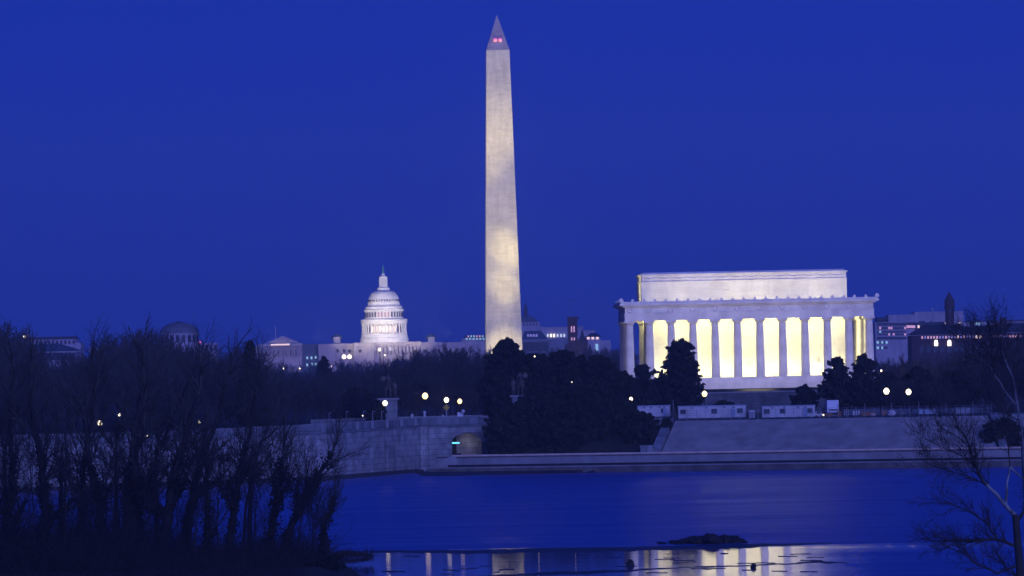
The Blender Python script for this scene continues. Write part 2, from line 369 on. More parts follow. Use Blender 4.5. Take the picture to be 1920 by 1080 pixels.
# retaining wall left of stairs, behind the evergreens
rw = thing('retaining_wall', 'plain granite retaining wall partly hidden by the dark evergreens beside the stairs', 'wall', (xa0 - 6, 1055, ZR))
xl = xa0 - 1.9
wall_run(MB(), [(xl - 8, Ys(xl - 8) + STEP_OFF + STEP_DEP - 1.6), (xl, Ys(xl) + STEP_OFF + STEP_DEP - 1.6)], ZR - .3, ZP + .35, .9).build('wall', parapet_m, rw, True)
wall_run(MB(), [(xl - 8, Ys(xl - 8) + STEP_OFF + STEP_DEP - 1.75), (xl, Ys(xl) + STEP_OFF + STEP_DEP - 1.75)], ZP + .352, ZP + .6, 1.2).build('coping', step_m, rw, True)
rw2 = thing('retaining_wall', 'granite bank wall beyond the right end of the broad stairs behind bare branches', 'wall', (xa1 + 30, 1040, ZR))
x2 = xa1 + 1.9
wall_run(MB(), line(x2, 320, STEP_OFF + STEP_DEP - .6, 6), ZR - .3, ZP + .35, .9).build('wall', parapet_m, rw2, True)
wall_run(MB(), line(x2, 320, STEP_OFF + 6, 6), ZR - .3, ZR + 1.7, 1.5).build('plinth', parapet_m, rw2, True)

# ------------------------------------------------------------------ bridge approach wall with arch
br = thing('bridge', 'stone bridge approach with blocky ashlar wall, parapet and a low arch at its end', 'bridge', (wpts[4][0], wpts[4][1], 0))
ztop = lambda x: 8.35 + .65 * max(0, min(1, (x + 60) / 42.0))
m = MB(); wall_run(m, wpts[:-1], 0.1, lambda x: ztop(x) - .32, 1.2); m.build('wall', ashlar, br, True)
# ledge, parapet
led = [(x, y - .35) for x, y in wpts]
wall_run(MB(), led, lambda x: ztop(x) - .318, ztop, 1.9).build('ledge', parapet_m, br, True)
wall_run(MB(), wpts, lambda x: ztop(x) + .002, lambda x: ztop(x) + .35, .7).build('parapet_base', parapet_m, br, True)
wall_run(MB(), [(x, y + .08) for x, y in wpts], lambda x: ztop(x) + .352, lambda x: ztop(x) + 1.35, .5).build('parapet', parapet_m, br, True)
wall_run(MB(), [(x, y - .05) for x, y in wpts], lambda x: ztop(x) + 1.352, lambda x: ztop(x) + 1.6, .8).build('parapet_coping', step_m, br, True)
pier0 = None
def along(pts, s):
    for (a, b), (c, d) in zip(pts, pts[1:]):
        L = math.hypot(c - a, d - b)
        if s <= L: return a + (c - a) * s / L, b + (d - b) * s / L
        s -= L
    return pts[-1]
tot = sum(math.hypot(c - a, d - b) for (a, b), (c, d) in zip(wpts, wpts[1:]))
for k in range(int(tot / 9) + 1):
    x, y = along(wpts, k * 9.0); z = ztop(x)
    o = MB().box(-.5, .5, -.06, .7, .0, 1.57).build('pier', parapet_m, br) if pier0 is None else link(pier0.copy())
    pier0 = pier0 or o; o.parent = br; o.location = (x - br.location.x, y - br.location.y, z + .01)
# arch segment
ax0, ax1 = wpts[-2][0], wpts[-1][0]; ay = wpts[-1][1]; yb = wpts[-2][1]
ac = (W(848, 830, 1084).x + W(903, 830, 1084).x) / 2; ar = (W(903, 830, 1084).x - W(848, 830, 1084).x) / 2
zs = W(875, 829, 1084).z; zc = W(878, 811, 1084).z
def ya(x): return yb + (ay - yb) * (x - ax0) / (ax1 - ax0)
m = MB(); arcp = [(ac - ar * math.cos(math.pi * i / 20), zs + (zc - zs) * math.sin(math.pi * i / 20)) for i in range(21)]
zt = ztop(0) - .32
def q(x0, z0a, x1, z0b, z1a, z1b): m.add([(x0, ya(x0), z0a), (x1, ya(x1), z0b), (x1, ya(x1), z1b), (x0, ya(x0), z1a)], [(0, 1, 2, 3)])
q(ax0, .1, ac - ar, .1, zt, zt); q(ac + ar, .1, ax1, .1, zt, zt)
for (xa_, za_), (xb_, zb_) in zip(arcp, arcp[1:]): q(xa_, za_, xb_, zb_, zt, zt)
prof = [(ac - ar, ZR - 1)] + arcp + [(ac + ar, ZR - 1)]
for (xa_, za_), (xb_, zb_) in zip(prof, prof[1:]): m.add([(xa_, ya(xa_), za_), (xb_, ya(xb_), zb_), (xb_, ya(xb_) + 4.5, zb_), (xa_, ya(xa_) + 4.5, za_)], [(3, 2, 1, 0)])
m.add([(ax1, ay, .1), (ax1, ay + 16, .1), (ax1, ay + 16, zt), (ax1, ay, zt)], [(0, 1, 2, 3)])
m.add([(ac - ar - .5, ay + 4.4, ZR - 1), (ac + ar + .5, ay + 4.4, ZR - 1), (ac + ar + .5, ay + 4.4, zc + .5), (ac - ar - .5, ay + 4.4, zc + .5)], [(0, 1, 2, 3)])
m.build('arch_wall', ashlar, br, True)
vm = MB()
for k in range(13):
    t0, t1 = math.pi * (k + .06) / 13, math.pi * (k + .94) / 13
    P = lambda t, e: (ac - (ar + e) * math.cos(t), zs + (zc - zs + e) * math.sin(t))
    p = [P(t0, .03), P(t1, .03), P(t1, .75), P(t0, .75)]
    vm.prism(p, ya(ac) - .12, ya(ac) + .05)
vm.build('voussoirs', ashlar, br, True)
MB().box(ax0 - 1.1, ax0 + 1.4, yb - .9, yb + 1, 0, zt).build('buttress', ashlar, br, True)
spot('tunnel_glow', (ac, ay + 1.2, zc - .5), (ac + .5, ay + 4.2, ZR), 130, 150, 1, (.8, .8, 1), .2)
tl = thing('tunnel_lamp', 'small cyan strip light at the left spring of the low arch', 'lamp', (ac - ar + .6, ya(ac - ar) - .25, zs - .1))
MB().box(-.6, .9, -.12, .0, -.1, .18).build('tube', L_cyan, tl); MB().box(-.7, 1.0, .002, .15, -.16, .24).build('housing', iron, tl)
# far parapet of the bridge road
fp = thing('far_parapet', 'low blue grey parapet across the road behind the bridge wall', 'parapet', (W(650, 790, 1060).x, 1060, 8.6))
fpts = [(W(568, 800, 1035).x, 1075), (W(700, 790, 1090).x, 1098), (W(905, 785, 1100).x, 1104)]
wall_run(MB(), fpts, 8.2, 10.4, .6).build('wall', parapet_m, fp, True)
wall_run(MB(), [(x, y - .1) for x, y in fpts], 10.402, 10.62, .8).build('coping', step_m, fp, True)

# mud margin in front of the bridge wall
def mound(name, poly, z, mat, h=.25, kind=None, seed=0):
    """low irregular bank: outline polygon (x,y) raised to z with a soft shoulder"""
    rg = random.Random(seed); cx = sum(p[0] for p in poly) / len(poly); cy = sum(p[1] for p in poly) / len(poly)
    out = []
    for (a, b), (c, d) in zip(poly, poly[1:] + poly[:1]):
        for i in range(8):
            t = i / 8; out.append((a + (c - a) * t + rg.uniform(-.4, .4), b + (d - b) * t + rg.uniform(-.5, .5)))
    n = len(out); v = [(x, y, -.3) for x, y in out] + [(x + (cx - x) * .06, y + (cy - y) * .25, z + rg.uniform(-.5, .5) * h * .5) for x, y in out] + [(cx, cy, z + h)]
    f = [(i, (i + 1) % n, (i + 1) % n + n, i + n) for i in range(n)] + [(i + n, (i + 1) % n + n, 2 * n) for i in range(n)]
    return MB().add(v, f).build(name, mat)
mm = MB(); prev = None; rg = random.Random(2)
row = []
NM = 60
for i in range(NM + 1):
    px = -200 + i * (1120 + 200) / NM
    x = W(px, 890, 1000).x * 1.0
    yy = Yw(x) if x < wpts[-2][0] else Ys(x) + (0.0 if x > xq0 else 2)
    if x >= xq0: yy = min(yy, Ys(x) + .2)
    wd = 19 + 5 * math.sin(i * .7) + rg.uniform(-2, 2) if px < 800 else max(1.0, 22 - (px - 800) * .07) + rg.uniform(-1.5, 1.5)
    row.append(((x, yy - wd, -.06), (x, yy - wd * .55, .12 + rg.uniform(-.05, .08)), (x, yy + .3, .55)))
v = [p for r_ in row for p in r_]
f = []
for i in range(NM):
    for k in range(2): f.append((3 * i + k, 3 * i + 3 + k, 3 * i + 4 + k, 3 * i + 1 + k))
tag(mm.add(v, f).build('mud_bank', mud_m), kind='structure')

# mud bars lying in the calm foreground water
def bar(pts, z=.06):
    """pts: (px, py_far, py_near) in the photograph at water level"""
    rg = random.Random(len(pts)); v = []; fine = []
    ph = rg.uniform(0, 6)
    wv_ = lambda q: .7 * math.sin(q * .021 + ph) + .55 * math.sin(q * .063 + 2 * ph) + .35 * math.sin(q * .17 + ph)
    for (p, a, b), (p2, a2, b2) in zip(pts, pts[1:]):
        n = max(2, int(abs(p2 - p) / 6))
        for i in range(n):
            t = i / n; q = p + (p2 - p) * t; fine.append((q, a + (a2 - a) * t + wv_(q) * .8 + rg.uniform(-.3, .3), b + (b2 - b) * t + wv_(q * 1.3 + 50) * 1.1 + rg.uniform(-.4, .4)))
    fine.append(pts[-1])
    for p, a, b in fine:
        if b < a + .3: b = a + .3
        A = W(p, a, hz(p, a, 0)); B = W(p, b, hz(p, b, 0)); C = (A + B) / 2
        v += [(A.x, A.y, -.02), (C.x, C.y, z), (B.x, B.y, -.02)]
    f = []
    for i in range(len(fine) - 1):
        for k in range(2): f.append((3 * i + k + 1, 3 * i + 4 + k, 3 * i + 3 + k, 3 * i + k))
    return tag(MB().add(v, f).build('mud_bar', mud_m), kind='structure')
bar([(640, 1032, 1035), (760, 1031.5, 1038.5), (900, 1029.5, 1039), (1080, 1025.5, 1037), (1260, 1022, 1033), (1400, 1019, 1029), (1500, 1017, 1023), (1560, 1017.5, 1018)])
bar([(870, 1081, 1084), (1000, 1073, 1081), (1100, 1070, 1077), (1200, 1066, 1071), (1300, 1062, 1064.5), (1420, 1059, 1061), (1520, 1054, 1056), (1560, 1053, 1053.5)])
bar([(1500, 1050.5, 1051), (1525, 1049, 1055), (1560, 1053, 1055), (1590, 1054, 1054.4)])
bar([(715, 1071, 1072), (735, 1070, 1075), (760, 1072, 1073)])
bar([(830, 1068, 1069), (845, 1067, 1071), (862, 1069, 1070)])
bar([(935, 1068, 1069), (955, 1066, 1069), (965, 1067, 1068)])
bar([(1350, 1037.5, 1038), (1358, 1036.5, 1040), (1366, 1037.5, 1038)])

rgb = random.Random(91)
for k in range(26):  # tiny dark flecks in mud colour, added to break up the reflected lights
    px = rgb.uniform(700, 1560); py = rgb.uniform(1036, 1078); wd_ = rgb.uniform(5, 20)
    if 1100 < px < 1560 and rgb.random() < .3: wd_ *= 1.8
    bar([(px - wd_, py, py + .5), (px, py - .5, py + rgb.uniform(.9, 2.2)), (px + wd_, py - .4, py + .3)], .05)
def rock(cx, cy, cz, rx, ry, rz, rg, n=10, m_=7):
    v = []; 
    for j in range(m_ + 1):
        ph = math.pi * j / m_
        for i in range(n):
            a = 2 * math.pi * i / n; k = 1 + rg.uniform(-.22, .22)
            v.append((cx + rx * math.sin(ph) * math.cos(a) * k, cy + ry * math.sin(ph) * math.sin(a) * k, cz + rz * math.cos(ph) * (1 + rg.uniform(-.15, .15))))
    f = [(j * n + i, (j + 1) * n + i, (j + 1) * n + (i + 1) % n, j * n + (i + 1) % n) for j in range(m_) for i in range(n)]
    return v, f
rg = random.Random(8)
rm = MB(); Dr = hz(1325, 1018, 0)
prof = [(1240, .25), (1262, .45), (1272, .55), (1283, .75), (1293, .9), (1303, 1.0), (1313, .9), (1322, 1.05), (1331, 1.3), (1340, 1.1), (1350, .8), (1358, .95), (1367, .85), (1376, .95), (1384, .7), (1390, .4)]
for px, h in prof:
    for k in range(3):
        p = W(px + rg.uniform(-4, 4), 1017, Dr); rm.add(*rock(p.x, p.y + rg.uniform(-3, 3), h * .15, h * .62 + .25, h * .9 + .3, h * rg.uniform(.45, .68), rg))
tag(rm.build('rock_islet', rock_m), 'low dark rocky islet breaking the blue water', 'rocks')
for px, py, s, lab in ((1182, 1060, .42, 'round dark rock standing in the bright reflections at their left end'), (1413, 1064, .30, 'small dark stump in the water below the rocky islet')):
    p = W(px, py, hz(px, py, 0)); v, f = rock(0, 0, .25 * s, s, s, s * 1.1, rg)
    r_ = MB().add(v, f).build('rock' if s > .35 else 'driftwood', rock_m, None, loc=(p.x, p.y, 0)); tag(r_, lab, 'rock' if s > .35 else 'driftwood')

# ------------------------------------------------------------------ obelisk
DO = 2500.0
pt, pb = W(931.5, 28, DO), W(945.5, 706, DO)
ob = thing('obelisk', 'colossal floodlit pale stone obelisk rising above the trees', 'obelisk', (pt.x, DO, pb.z), R(2.0))
HO = pt.z - pb.z; HS = HO - 67 / F * DO; b0 = 8.55; b1 = 5.3
MB().frus(-b0, b0, -b0, b0, 0, -b1, b1, -b1, b1, HS).build('shaft', obel_m, ob)
MB().frus(-b1, b1, -b1, b1, HS + .003, -.05, .05, -.05, .05, HO).build('pyramidion', obel_t, ob)
for sx in (-1.15, 1.15):
    zz = HS + 4.6; yy = -b1 * (1 - 4.6 / (HO - HS))
    bo = MB().lathe([(.2, -.95), (.75, -.6), (.95, 0), (.75, .6), (.2, .95)], 12).build('beacon', L_red, ob, smooth=True); bo.location = (sx, yy - .35, zz)
cream = (1.0, .86, .38)
def aimo(px, py): return W(px, py, DO - 8)
gz = pb.z + 8
KO = 0.36
for lx, ly, (px, py), wt, sz in ((-38, -70, (916, 275), 1.3e6, 15), (36, -75, (953, 470), 1.1e6, 12), (20, -70, (947, 540), 5e5, 14), (-6, -60, (944, 652), 3.4e5, 26), (10, -80, (930, 560), 2.0e5, 24),
                                 (60, -105, (950, 400), 1.05e6, 34), (-60, -105, (930, 400), 9e5, 34), (0, -150, (938, 170), 3.2e6, 20), (40, -110, (944, 630), 4.5e5, 50)):
    spot('floodlight', (ob.location.x + lx, DO + ly, gz), aimo(px, py), wt * KO, sz, 1.0, cream, 1.0)
spot('floodlight', (ob.location.x - 120, DO - 5, gz), aimo(925, 420), 7e5 * KO, 75, 1.0, (1, .9, .7), 1.0)

# ------------------------------------------------------------------ temple
DT = 1235.0
pc = W(1407, 706.5, DT); sT = F / DT
tm = thing('temple', 'floodlit white marble temple with a colonnade and tall blank attic', 'temple', (pc.x, DT, pc.z), R(1.25))
half = (1632 - 1182) / 2 / sT; dep = 34.0           # column centres
# stylobate in three steps
h1 = 2.6
st_ = MB().box(-half - 1.5, half + 1.5, -1.5, dep + 1.5, -.55, 0).box(-half - 2.0, half + 2.0, -2.0, dep + 2.0, -1.1, -.552).box(-half - 2.6, half + 2.6, -2.6, dep + 2.6, -h1, -1.102)
st_.build('stylobate', marble, tm)
CH = 13.2
def shaft():
    m = MB(); pr = []
    for i in range(9):
        t = i / 8; r_ = 1.02 - .22 * t + .02 * math.sin(math.pi * t); pr.append((r_, (CH - 1.15) * t))
    return m.lathe(pr, 40, flute=.05)
def capital():
    return MB().lathe([(.80, 0), (.83, .1), (.80, .3), (.93, .45), (1.06, .6), (1.10, .68)], 24).box(-1.16, 1.16, -1.16, 1.16, .682, 1.148)
c0 = None
xsC = [-half + 37 / sT * 0, ]
pxc = [1182, 1219.5, 1260, 1301, 1342.5, 1384.5, 1426.5, 1469, 1511, 1553, 1593.5, 1632]
xc = [(p - 1407) / sT for p in pxc]
rowsy = [dep * k / 7 for k in range(8)]; rowsy[1] = 4.4; rowsy[6] = dep - 4.4
spots = [(x, 0) for x in xc] + [(x, dep) for x in xc] + [(s, y) for s in (xc[0], xc[-1]) for y in rowsy[1:-1]]
for x, y in spots:
    if c0 is None:
        c0 = shaft().build('column', marble, tm); cp = capital().build('capital', marble, c0); cp.location = (0, 0, CH - 1.148); c = c0
    else: c = copy_tree(c0, tm)
    c.location = (x, y, .002)
e0, e1 = xc[0], xc[-1]
zA = CH + .004
# entablature: hollow frame (architrave + frieze), cornice, parapet with finials
def ring(x0, x1, y0, y1, th, z0, z1):
    return MB().box(x0, x1, y0, y0 + th, z0, z1).box(x0, x1, y1 - th, y1, z0, z1).box(x0, x0 + th, y0 + th, y1 - th, z0, z1).box(x1 - th, x1, y0 + th, y1 - th, z0, z1)
ring(e0 - 1.05, e1 + 1.05, -1.05, dep + 1.05, 2.1, zA, zA + 1.55).build('architrave', marble, tm)
ring(e0 - 1.15, e1 + 1.15, -1.15, dep + 1.15, 2.2, zA + 1.553, zA + 1.75).build('taenia', marble, tm)
ring(e0 - .95, e1 + .95, -.95, dep + .95, 2.0, zA + 1.753, zA + 3.1).build('frieze', marble, tm)
MB().box(e0 - 1.5, e1 + 1.5, -1.5, dep + 1.5, zA + 3.103, zA + 3.45).box(e0 - 2.15, e1 + 2.15, -2.15, dep + 2.15, zA + 3.453, zA + 4.0).box(e0 - 1.9, e1 + 1.9, -1.9, dep + 1.9, zA + 4.003, zA + 4.35).build('cornice', marble, tm)
zr = zA + 4.352
fin = None
fx = [e0 - 1.75 + (e1 - e0 + 3.5) * i / 23 for i in range(24)]
for i, x in enumerate(fx):
    o = MB().frus(-.28, .28, -.12, .12, 0, -.34, .34, -.1, .1, .32).frus(-.3, .3, -.1, .1, .322, -.08, .08, -.08, .08, .62).build('finial', marble, tm) if fin is None else link(fin.copy())
    fin = fin or o; o.parent = tm; o.location = (x, -1.65, zr)
for s in (e0 - 1.8, e1 + 1.8):      # corner palmettes
    o = link(fin.copy()); o.parent = tm; o.location = (s, -1.7, zr); o.scale = (1.5, 3, 1.35)
for k in range(1, 12):
    o = link(fin.copy()); o.parent = tm; o.location = (e0 - 1.65, k * 3.0, zr); o.rotation_euler.z = R(90)
wr = None
for x in xc[1:-1] + [xc[0] + .2, xc[-1] - .2]:
    cs = [(math.cos(a) * .55, 0, math.sin(a) * .55) for a in [2 * math.pi * i / 14 for i in range(14)]]
    o = MB().tube(cs, .13, 5, closed=True).build('wreath', marble, tm) if wr is None else link(wr.copy())
    wr = wr or o; o.parent = tm; o.location = (x, -1.0, zA + 2.42)
# cella
cx0, cx1 = (1219 - 1407) / sT, (1602 - 1407) / sT; cy0, cy1 = 5.0, dep - 5.0
MB().box(cx0, cx1, cy0, cy1, 0, zA + 3.1).build('inner_wall', marble_w, tm)
MB().box(e0 + 1.2, cx0 - .003, 1.2, dep - 1.2, zA + 2.2, zA + 3.1).box(cx1 + .003, e1 - 1.2, 1.2, dep - 1.2, zA + 2.2, zA + 3.1).box(cx0, cx1, 1.2, cy0 - .003, zA + 2.2, zA + 3.1).build('ceiling', marble, tm)
gx = (1539 - 1407) / sT; gzv = 3.0
gm = MB()
for i in range(3):
    for j in range(4): gm.box(gx - .32 + i * .24, gx - .16 + i * .24, cy0 - .06, cy0 - .004, gzv + j * .3, gzv + .16 + j * .3)
gm.build('vent_grille', metalg, tm)
# attic
DA = 4.2
ax_0, ax_1 = (1207.5 - 1407) / sT, (1594.5 - 1407) / sT; at_h = 6.35
MB().box(ax_0, ax_1, DA, dep - DA, zr - .3, zr + at_h - 1.9).build('attic', marble_w, tm)
MB().box(ax_0 + .1, ax_1 - .1, DA + .1, dep - DA - .1, zr + at_h - 1.88, zr + at_h - .42).build('attic_frieze', marble, tm)
MB().box(ax_0 - .15, ax_1 + .15, DA - .15, dep - DA + .15, zr + at_h - 1.898, zr + at_h - 1.78).build('attic_band', marble, tm)
MB().box(ax_0 - .25, ax_1 + .25, DA - .25, dep - DA + .25, zr + at_h - .418, zr + at_h - .14).box(ax_0 + .4, ax_1 - .4, DA + .4, dep - DA - .4, zr + at_h - .137, zr + at_h + .25).build('attic_cornice', marble, tm)
g0 = None; ng = 14; gw = (ax_1 - ax_0 - .6) / ng
for i in range(ng):
    if g0 is None:
        pts = [(-gw / 2 + gw * k / 10, 0, -.38 * math.sin(math.pi * k / 10)) for k in range(11)]
        g0 = o = MB().tube(pts, [.05 + .08 * math.sin(math.pi * k / 10) for k in range(11)], 5).box(-gw / 2 - .12, -gw / 2 + .12, -.06, .06, -.9, .25).build('garland', marble, tm)
    else: o = link(g0.copy()); o.parent = tm
    o.location = (ax_0 + .3 + gw * (i + .5), DA + .02, zr + at_h - .85)
# floodlights of the temple: strips above the aisle behind the architrave, and on the roof behind the cornice
tlights = []

def area(name, loc, target, sx, sy, watts, col):
    l = bpy.data.lights.new(name, 'AREA'); o = link(bpy.data.objects.new(name, l)); l.shape = 'RECTANGLE'; l.size = sx; l.size_y = sy; l.energy = watts; l.color = col
    o.location = loc; o.rotation_euler = (Vector(target) - Vector(loc)).to_track_quat('-Z', 'Z').to_euler(); tlights.append(o); return o
TL = tm.location
zt_l = TL.z - 1.5
yel = (1.0, .93, .46)
xm = (cx0 + cx1) / 2
area('aisle_light', (TL.x + xm, TL.y + 1.55, TL.z + zA + 1.2), (TL.x + xm, TL.y + cy0, TL.z + 5.5), cx1 - cx0 + 2, .5, 4400, yel)
area('aisle_light', (TL.x + xm, TL.y + 2.2, TL.z + .25), (TL.x + xm, TL.y + cy0, TL.z + 4.5), cx1 - cx0 + 2, .4, 3000, yel)
area('aisle_light', (TL.x + cx0 - 1, TL.y + dep - 6.5, TL.z + zA + 1.0), (TL.x + cx0 - 2.5, TL.y + dep + 1, TL.z + 4), 2.4, 1, 330, yel)
area('aisle_light', (TL.x + cx1 + .12, TL.y + dep / 2 + 2, TL.z + 7), (TL.x + e1, TL.y + dep / 2 + 2, TL.z + 7), 24, 9, 2600, yel)
roofc = (1.0, .90, .50)
for fx_, pwv in ((-.46, 170), (-.33, 220), (-.20, 170), (-.07, 270), (.06, 260), (.19, 170), (.32, 260), (.45, 170)):
    x = TL.x + xm + (ax_1 - ax_0) * fx_
    area('roof_light', (x, TL.y - .9, TL.z + zr + .25), (x + .8, TL.y + DA, TL.z + zr + 4.6), 1.6, .5, pwv, roofc)
area('roof_light', (TL.x + ax_0 - 2.6, TL.y + 12, TL.z + zr + .3), (TL.x + ax_0, TL.y + 12, TL.z + zr + 3.5), 16, .5, 1100, yel)
for sx_ in (-34, 0, 34):
    spot('temple_fill', (TL.x + sx_, TL.y - 42, zt_l), (TL.x + sx_ * .6, TL.y, TL.z + 11), 11000, 95, 1, (1, .84, .62), .5)  # unseen fill spots added to brighten the columns and entablature
for o in tlights: o.location = tm.matrix_basis @ (o.location - TL); o.rotation_euler.z += R(1.25)
# terrace carrying the temple
tr = thing('terrace', 'raised granite terrace wall with a grass strip beneath the temple', 'terrace', (pc.x, 1190, ZP))
tx0, tx1 = W(1165, 740, 1190).x, W(1660, 740, 1190).x
zt0 = W(1407, 734, 1187).z
MB().box(tx0, tx1, 1187, 1300, ZP - .3, zt0 - .3).build('wall', terr_m, tr, True)
MB().box(tx0 - .2, tx1 + .2, 1186.8, 1300, zt0 - .298, zt0).build('coping', step_m, tr, True)
MB().box(tx0 + 3, tx1 - 3, 1200, 1290, zt0 + .002, TL.z - h1 - .01).build('lawn', grass_m, tr, True)

# ------------------------------------------------------------------ domed legislature on its hill
DC = 4700.0; sC = F / DC
def pxbox(m, p0, p1, yt, yb, D, dep, z0=None):
    a, b = W(p0, (yt + yb) / 2, D), W(p1, (yt + yb) / 2, D); pm = (p0 + p1) / 2
    zt = W(pm, yt, D).z; zb = W(pm, yb, D).z if z0 is None else z0
    return m.box(a.x, b.x, D, D + dep, zb, zt)
gC = 18.0
cb = W(719.5, 641, DC)
cp_ = thing('domed_capitol', 'great white domed building with long colonnaded wings on the far hill', 'domed building', (cb.x, DC, gC))
zb = cb.z - gC
def zz(z): return zb + (962 - z) / 6 / sC
def rr(z): return z / 6 / sC
dc = (0, 28)
MB().lathe([(rr(275), zz(990)), (rr(275), zz(925)), (rr(262), zz(905)), (rr(262), zz(880)), (rr(255), zz(868))], 48, dc).build('dome_base', cap_m, cp_)
MB().lathe([(rr(212), zz(870)), (rr(212), zz(756))], 48, dc).build('drum_wall', cap_m, cp_)
MB().lathe([(rr(262), zz(757)), (rr(262), zz(740)), (rr(268), zz(712)), (rr(262), zz(704)), (rr(225), zz(700))], 48, dc).build('peristyle_roof', cap_m, cp_)
MB().lathe([(rr(218), zz(701)), (rr(218), zz(612)), (rr(228), zz(604)), (rr(228), zz(594)), (rr(208), zz(590)), (rr(208), zz(562)), (rr(196), zz(556))], 48, dc).build('upper_drum', cap_m, cp_)
dp = [(rr(192), zz(557))]
for k in range(13):
    a = R(90) * k / 12; dp.append((rr(70 + (180 - 70) * math.cos(a) ** .9), zz(540 - (540 - 380) * math.sin(a))))
dome = MB().lathe(dp, 72, dc, flute=.012).build('dome', cap_m, cp_)
MB().lathe([(rr(72), zz(381)), (rr(72), zz(350)), (rr(58), zz(345)), (rr(50), zz(332))], 24, dc).build('lantern_base', cap_m, cp_)
la = MB().lathe([(rr(32), zz(333)), (rr(32), zz(240))], 12, dc).build('lantern', L_warm if False else cap_m, cp_)
MB().lathe([(rr(44), zz(241)), (rr(48), zz(226)), (rr(44), zz(219)), (rr(22), zz(214)), (rr(16), zz(190))], 16, dc).build('lantern_roof', cap_m, cp_)
MB().lathe([(rr(13), zz(191)), (rr(15), zz(176)), (rr(11), zz(150)), (rr(14), zz(125)), (rr(8), zz(108)), (rr(9), zz(98)), (rr(3), zz(86))], 10, dc).build('statue', verd, cp_)
lc = None
for i in range(12):
    a = 2 * math.pi * i / 12
    o = MB().lathe([(.5, 0), (.45, zz(241) - zz(333))], 6).build('lantern_column', cap_m, cp_) if lc is None else link(lc.copy())
    lc = lc or o; o.parent = cp_; o.location = (dc[0] + rr(42) * math.cos(a), dc[1] + rr(42) * math.sin(a), zz(333))
cc = None
for i in range(36):
    a = 2 * math.pi * (i + .5) / 36
    o = MB().lathe([(.72, 0), (.6, zz(758) - zz(868))], 8).build('column', cap_m, cp_) if cc is None else link(cc.copy())
    cc = cc or o; o.parent = cp_; o.location = (dc[0] + rr(247) * math.cos(a), dc[1] + rr(247) * math.sin(a), zz(868))
def arched(wd, ht, d=.3):
    m = MB(); p = [(-wd / 2, 0), (wd / 2, 0)] + [(wd / 2 * math.cos(math.pi * k / 6), ht - wd / 2 + wd / 2 * math.sin(math.pi * k / 6)) for k in range(7)]
    return m.prism(p, -d, d)
def ringwin(n, r, z, wd, ht, mats, sel=lambda i: 0, off=.5):
    protos = {}
    for i in range(n):
        a = 2 * math.pi * (i + off) / n
        if math.sin(a) > .25: continue
        k = sel(i, a)
        if k not in protos: protos[k] = o = arched(wd, ht).build('window', mats[k], cp_)
        else: o = link(protos[k].copy()); o.parent = cp_
        o.location = (dc[0] + r * math.cos(a), dc[1] + r * math.sin(a), z); o.rotation_euler.z = a + R(90)
fr = lambda i, a: 1 if abs(a - 1.5 * math.pi) < .5 else 0
ringwin(36, rr(212), zz(850), 1.9, 5.2, [cap_m, L_warm, glassd], lambda i, a: 1 if abs(a - 1.5 * math.pi) < .75 else 2, off=0)
ringwin(36, rr(218), zz(682), 1.5, 4.6, [glassd, stone('rosy lit glass', (.45, .25, .25))], lambda i, a: 1 if abs(a - 1.5 * math.pi) < .28 else 0)
rz_ = zz(505); 
ringwin(36, rr(179), rz_, .75, 1.7, [glassd], lambda i, a: 0)
# wings
m = MB()
for p0, p1, yt, dd in ((597, 663, 644.5, 0), (664, 702, 642.5, -9), (702.3, 790, 641, -4), (790.3, 830, 641.5, 0), (830.3, 912, 641, 6)):
    a, b = W(p0, 660, DC), W(p1, 660, DC); zt = W((p0 + p1) / 2, yt, DC).z
    m.box(a.x, b.x, DC + dd, DC + 55, gC - 2, zt).box(a.x - .2, b.x + .2, DC + dd - .6, DC + 55.3, zt - 3.2, zt - 2.3)
m.build('central_wings', capw_m, cp_, True)
m = MB(); pxbox(m, 487, 566, 644, 700, DC - 12, 40, gC - 2); pxbox(m, 480, 490, 648, 700, DC - 10, 40, gC - 2); m.build('left_wing', capw_m, cp_, True)
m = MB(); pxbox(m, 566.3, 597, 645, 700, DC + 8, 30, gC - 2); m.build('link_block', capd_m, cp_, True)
a, b, t_ = W(498, 643.5, DC - 14), W(561, 642.5, DC - 14), W(530, 630, DC - 14)
MB().prism([(a.x, a.z), (b.x, a.z), (t_.x, t_.z)], DC - 14, DC + 10).build('pediment', capw_m, cp_, True)
a, b = W(490, 645, DC - 14), W(565, 644.5, DC - 14)
MB().box(a.x, b.x, DC - 15, DC - 12.1, a.z - 2.2, a.z - .1).build('entablature', capw_m, cp_, True)
pc2 = None
def pcols(p0, p1, n, yt, yb, D):
    global pc2
    for i in range(n):
        p = p0 + (p1 - p0) * i / (n - 1); a = W(p, yb, D); t = W(p, yt, D)
        o = MB().lathe([(.62, 0), (.5, 10)], 6).build('column', capw_m, cp_) if pc2 is None else link(pc2.copy())
        pc2 = pc2 or o; o.parent = cp_; o.location = (a.x - cb.x, D - DC, a.z - gC); o.scale.z = (t.z - a.z) / 10
pcols(492, 562, 16, 650, 668, DC - 14.2)
pcols(702, 790, 14, 648, 664, DC - 5.6)
for px in (631.5, 809):
    m = MB(); pxbox(m, px - 6, px + 6, 632, 643, DC + 12, 20); m.build('roof_pavilion', capw_m, cp_, True)
    a = W(px, 630, DC + 22); m = MB().lathe([(5, -2), (4.5, .5), (2.2, 2.2), (.3, 3)], 10); o = m.build('cupola', copper, cp_); o.location = (a.x - cb.x, 22, W(px, 632, DC + 22).z - gC)
gw_ = None
def cwin(px, py, mat, wd=1.6, ht=2.6, D=None):
    D = D or DC - 6; a = W(px, py, D); o = MB().box(-wd / 2, wd / 2, -.4, .4, -ht / 2, ht / 2).build('window', mat, cp_); o.location = (a.x - cb.x, D - DC, a.z - gC); return o
